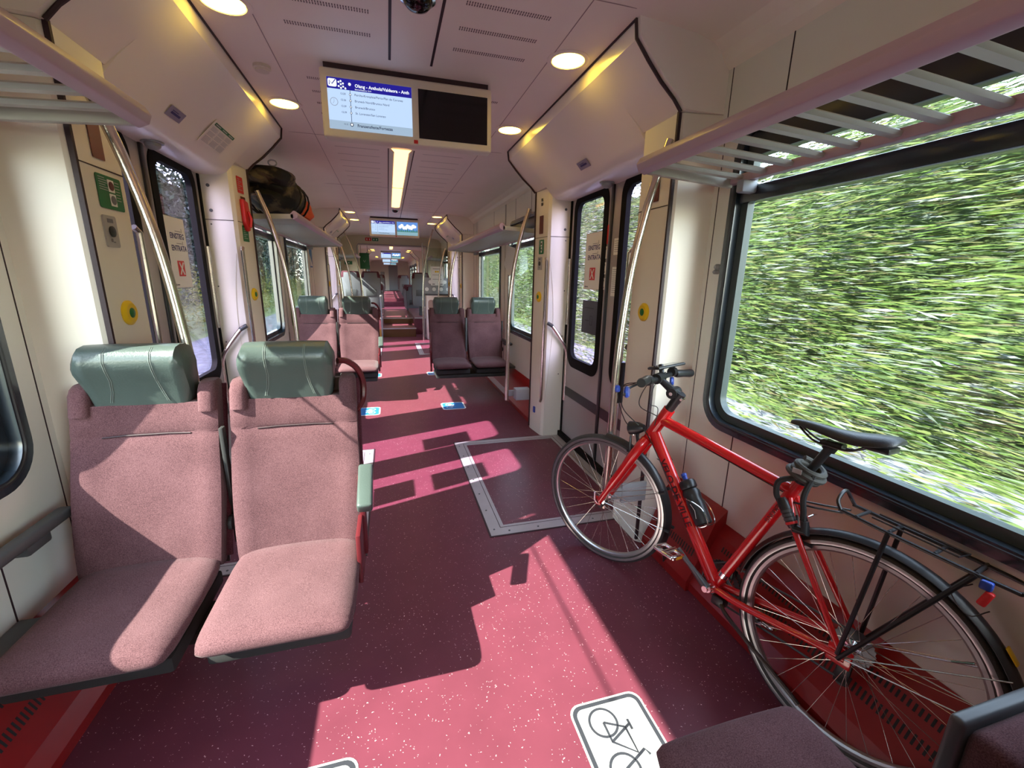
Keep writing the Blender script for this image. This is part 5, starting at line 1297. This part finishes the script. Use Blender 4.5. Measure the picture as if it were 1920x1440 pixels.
mb = MB(); A, B = SP+Vector((-.05, .03, -.085)), SP+Vector((-.052, -.03, -.165)); mb.tube([A, A.lerp(B, .15), A.lerp(B, .85), B], [.013, .017, .017, .014], 14); mb.tube([B, B+Vector((0, -.035, .004)), SP+Vector((-.05, -.055, -.13))], [.015, .017, .013], 12); lb_ = mb.build('lock_body', 'black', lk)
for k in range(4): 
    mb = MB(); c = A.lerp(B, .45+.13*k); mb.cyl(c, (B-A), .0185, .008, 16); mb.build('number_ring', 'darkgrey' if k < 3 else 'red_print', lb_)
mb = MB(); mb.box(-.026, -.0245, -.014, .014, -.006, .010, 0, 1, Matrix.Translation(SP+Vector((-.032, .0, .022)))); mb.build('tag', 'alu', lk, smooth=False)
lk.matrix_world = BM

# ------------------------------------------------------------------ outside: track bed, verges, trees
def island_mat(name, cols, rough=.6, trans=.3):
    m = mat(name, cols[0], rough, spec=.2); t = m.node_tree; b = t.nodes['Principled BSDF']
    g = t.nodes.new('ShaderNodeNewGeometry'); r = t.nodes.new('ShaderNodeValToRGB'); e = r.color_ramp.elements
    while len(e) < len(cols): e.new(.5)
    for i, c in enumerate(cols): e[i].position = i/(len(cols)-1); e[i].color = (*c, 1)
    t.links.new(g.outputs['Random Per Island'], r.inputs[0]); t.links.new(r.outputs[0], b.inputs['Base Color'])
    if trans:
        tl = t.nodes.new('ShaderNodeBsdfTranslucent'); mx = t.nodes.new('ShaderNodeMixShader'); mx.inputs[0].default_value = trans
        o = t.nodes['Material Output']; t.links.new(r.outputs[0], tl.inputs[0]); t.links.new(b.outputs[0], mx.inputs[1]); t.links.new(tl.outputs[0], mx.inputs[2]); t.links.new(mx.outputs[0], o.inputs[0])
    return m
def leaves(name, m, n, fx, seed, L=(.12, .34), Wd=(.02, .05), tilt=.28, parent=None):
    """n separate slim leaves; fx(rng, n) gives their positions; long axis mostly along the track"""
    g = np.random.default_rng(seed); P = fx(g, n); n = len(P)
    a = g.normal(0, .30, n); e = g.normal(.0, tilt, n)
    d = np.stack([np.sin(a)*np.cos(e), np.cos(a)*np.cos(e), np.sin(e)], 1)
    up = np.stack([g.normal(-.6, .5, n), g.normal(0, .4, n), g.normal(.6, .5, n)], 1)
    w = np.cross(d, up); w /= np.linalg.norm(w, axis=1)[:, None]
    l = g.uniform(*L, n)[:, None]/2; q = g.uniform(*Wd, n)[:, None]/2
    V = np.stack([P-d*l, P-d*l*.15+w*q, P+d*l, P-d*l*.15-w*q], 1).reshape(-1, 3)
    me = bpy.data.meshes.new(name); me.vertices.add(len(V)); me.vertices.foreach_set('co', V.ravel())
    me.loops.add(4*n); me.loops.foreach_set('vertex_index', np.arange(4*n)); me.polygons.add(n)
    me.polygons.foreach_set('loop_start', np.arange(n)*4); me.update(calc_edges=True); me.validate()
    o = bpy.data.objects.new(name, me); COL.objects.link(o); me.materials.append(m)
    if parent: o.parent = parent
    return o
GZ = -1.05
def ground(name, x0, x1, z0, z1, m, amp=.1, nx=14, ny=60, y0=-25, y1=90, seed=1):
    rnd = random.Random(seed); mb = MB(); G = []
    for i in range(nx+1):
        G.append([mb.b.verts.new((x0+(x1-x0)*i/nx, y0+(y1-y0)*j/ny, z0+(z1-z0)*(i/nx)**1.2+rnd.uniform(-amp, amp)*(0 < i < nx))) for j in range(ny+1)])
    for i in range(nx):
        for j in range(ny): mb.b.faces.new((G[i][j], G[i+1][j], G[i+1][j+1], G[i][j+1]))
    return tag(mb.build(name, m, None, angle=80), kind='structure')
stone = mat('ballast_stones', (.11, .12, .135), .9, noise=.6, nscale=5, bump=1, bscale=14)
grassm = mat('grass_ground', (.08, .12, .03), .9, noise=.5, nscale=3)
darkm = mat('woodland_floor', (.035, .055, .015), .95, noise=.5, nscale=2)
ground('ground', -7.0, 7.2, GZ, GZ, stone, .04)
ground('ground', 7.2, 60, GZ, 3.0, grassm, .2, seed=2); ground('ground', -60, -7.0, 1.0, GZ, grassm, .2, seed=3)
lv1 = island_mat('sunlit_leaves', [(.025, .045, .012), (.045, .085, .016), (.07, .115, .022), (.095, .13, .03), (.07, .06, .028), (.04, .075, .015), (.19, .21, .20), (.03, .055, .015), (.085, .11, .025)], trans=.2)  # palest colour paints whitish highlights among the leaves
lv2 = island_mat('yellow_green_leaves', [(.12, .15, .02), (.20, .20, .03), (.06, .10, .02), (.26, .23, .06)], trans=.35)
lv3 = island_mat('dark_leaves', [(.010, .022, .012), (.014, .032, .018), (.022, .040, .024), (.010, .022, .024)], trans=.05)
# right: a bright thicket rising from the track side, its own uneven top
def top_r(y): return 5.6+1.0*np.sin(y*.31+1)+.7*np.sin(y*.83)+.4*np.sin(y*1.9)
def fx_r(g, n):
    y = -6+66*g.random(n)**1.7; t = g.random(n)
    z = GZ+.0+t*(top_r(y)-GZ)*(1-.0*t); x = 7.0+2.6*g.random(n)+.35*(z-GZ)+.5*np.sin(y*1.1+z); return np.stack([x, y, z], 1)
thk = tag(leaves('trackside_thicket', lv1, 150000, fx_r, 1, (.22, .62), (.020, .050), .09), 'sunlit yellow-green trackside thicket outside the right windows', 'bushes', kind='stuff')
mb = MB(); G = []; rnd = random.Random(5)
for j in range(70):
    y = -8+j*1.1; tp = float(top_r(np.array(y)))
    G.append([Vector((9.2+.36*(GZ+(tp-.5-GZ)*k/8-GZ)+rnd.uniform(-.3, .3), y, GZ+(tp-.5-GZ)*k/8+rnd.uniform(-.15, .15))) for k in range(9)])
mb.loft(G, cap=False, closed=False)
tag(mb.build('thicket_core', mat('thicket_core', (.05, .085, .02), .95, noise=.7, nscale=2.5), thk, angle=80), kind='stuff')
def fx_s(g, n):
    y = -4+50*g.random(n)**1.6; x = 5.4+3.0*g.random(n); z = GZ+.1+.7*g.random(n)**2*(x-4.9)/2; return np.stack([x, y, z], 1)
tag(leaves('low_weeds', lv1, 9000, fx_s, 4, (.15, .45), (.018, .04), .12), 'low weeds growing over the grey stones beside the right track', 'weeds', kind='stuff')
# left: low yellow-green shrubs, dark wood behind them in its own shade
def fx_l(g, n):
    y = 2+58*g.random(n)**1.4; x = -7.2-2.0*g.random(n); tp = .55+.8*np.sin(y*.9)**2+.5*np.sin(y*.37); z = GZ+g.random(n)*(tp-GZ); return np.stack([x, y, z], 1)
tag(leaves('low_shrubs', lv2, 26000, fx_l, 2, (.10, .26), (.03, .07)), 'yellow-green low shrubs outside the left door windows', 'bushes', kind='stuff')
def fx_d(g, n):
    y = -14+90*g.random(n); x = -12-2.5*g.random(n); tp = 8.6+1.1*np.sin(y*.5)+.8*np.sin(y*1.3); z = GZ+g.random(n)*(tp-GZ)*.98; return np.stack([x, y, z], 1)
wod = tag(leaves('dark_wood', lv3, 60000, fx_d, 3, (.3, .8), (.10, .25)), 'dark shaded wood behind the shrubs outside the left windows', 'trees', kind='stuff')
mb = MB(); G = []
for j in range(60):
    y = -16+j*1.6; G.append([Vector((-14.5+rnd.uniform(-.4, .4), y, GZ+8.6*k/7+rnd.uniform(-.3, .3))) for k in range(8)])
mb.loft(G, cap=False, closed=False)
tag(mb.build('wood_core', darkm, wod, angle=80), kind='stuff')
# pale house with red window frames behind the thicket
t = thing('house', 'white house with red window frames half hidden behind the right thicket', 'house', (12.5, 7.5, GZ))
mb = MB(); mb.box(13.0, 18, 4.2, 10.5, GZ, 4.2); mb.build('wall', 'white', t, smooth=False)
mb = MB(); mb.prism([(12.7, 4.2), (18.3, 4.2), (15.5, 5.6)], 'y', 3.9, 10.8); mb.build('roof', mat('roof_tiles', (.25, .08, .05), .8), t, smooth=False)
for y in (4.9, 6.5, 8.1, 9.5):
    mb = MB(); mb.ring([(y-.42, 2.3), (y+.42, 2.3), (y+.42, 3.3), (y-.42, 3.3)], [(y-.33, 2.39), (y+.33, 2.39), (y+.33, 3.21), (y-.33, 3.21)], 'x', 12.96, 13.0); w = mb.build('window', 'red_print', t, smooth=False)
    mb = MB(); mb.box(12.98, 13.0, y-.33, y+.33, 2.39, 3.21); mb.build('pane', 'greyplast', w, smooth=False)
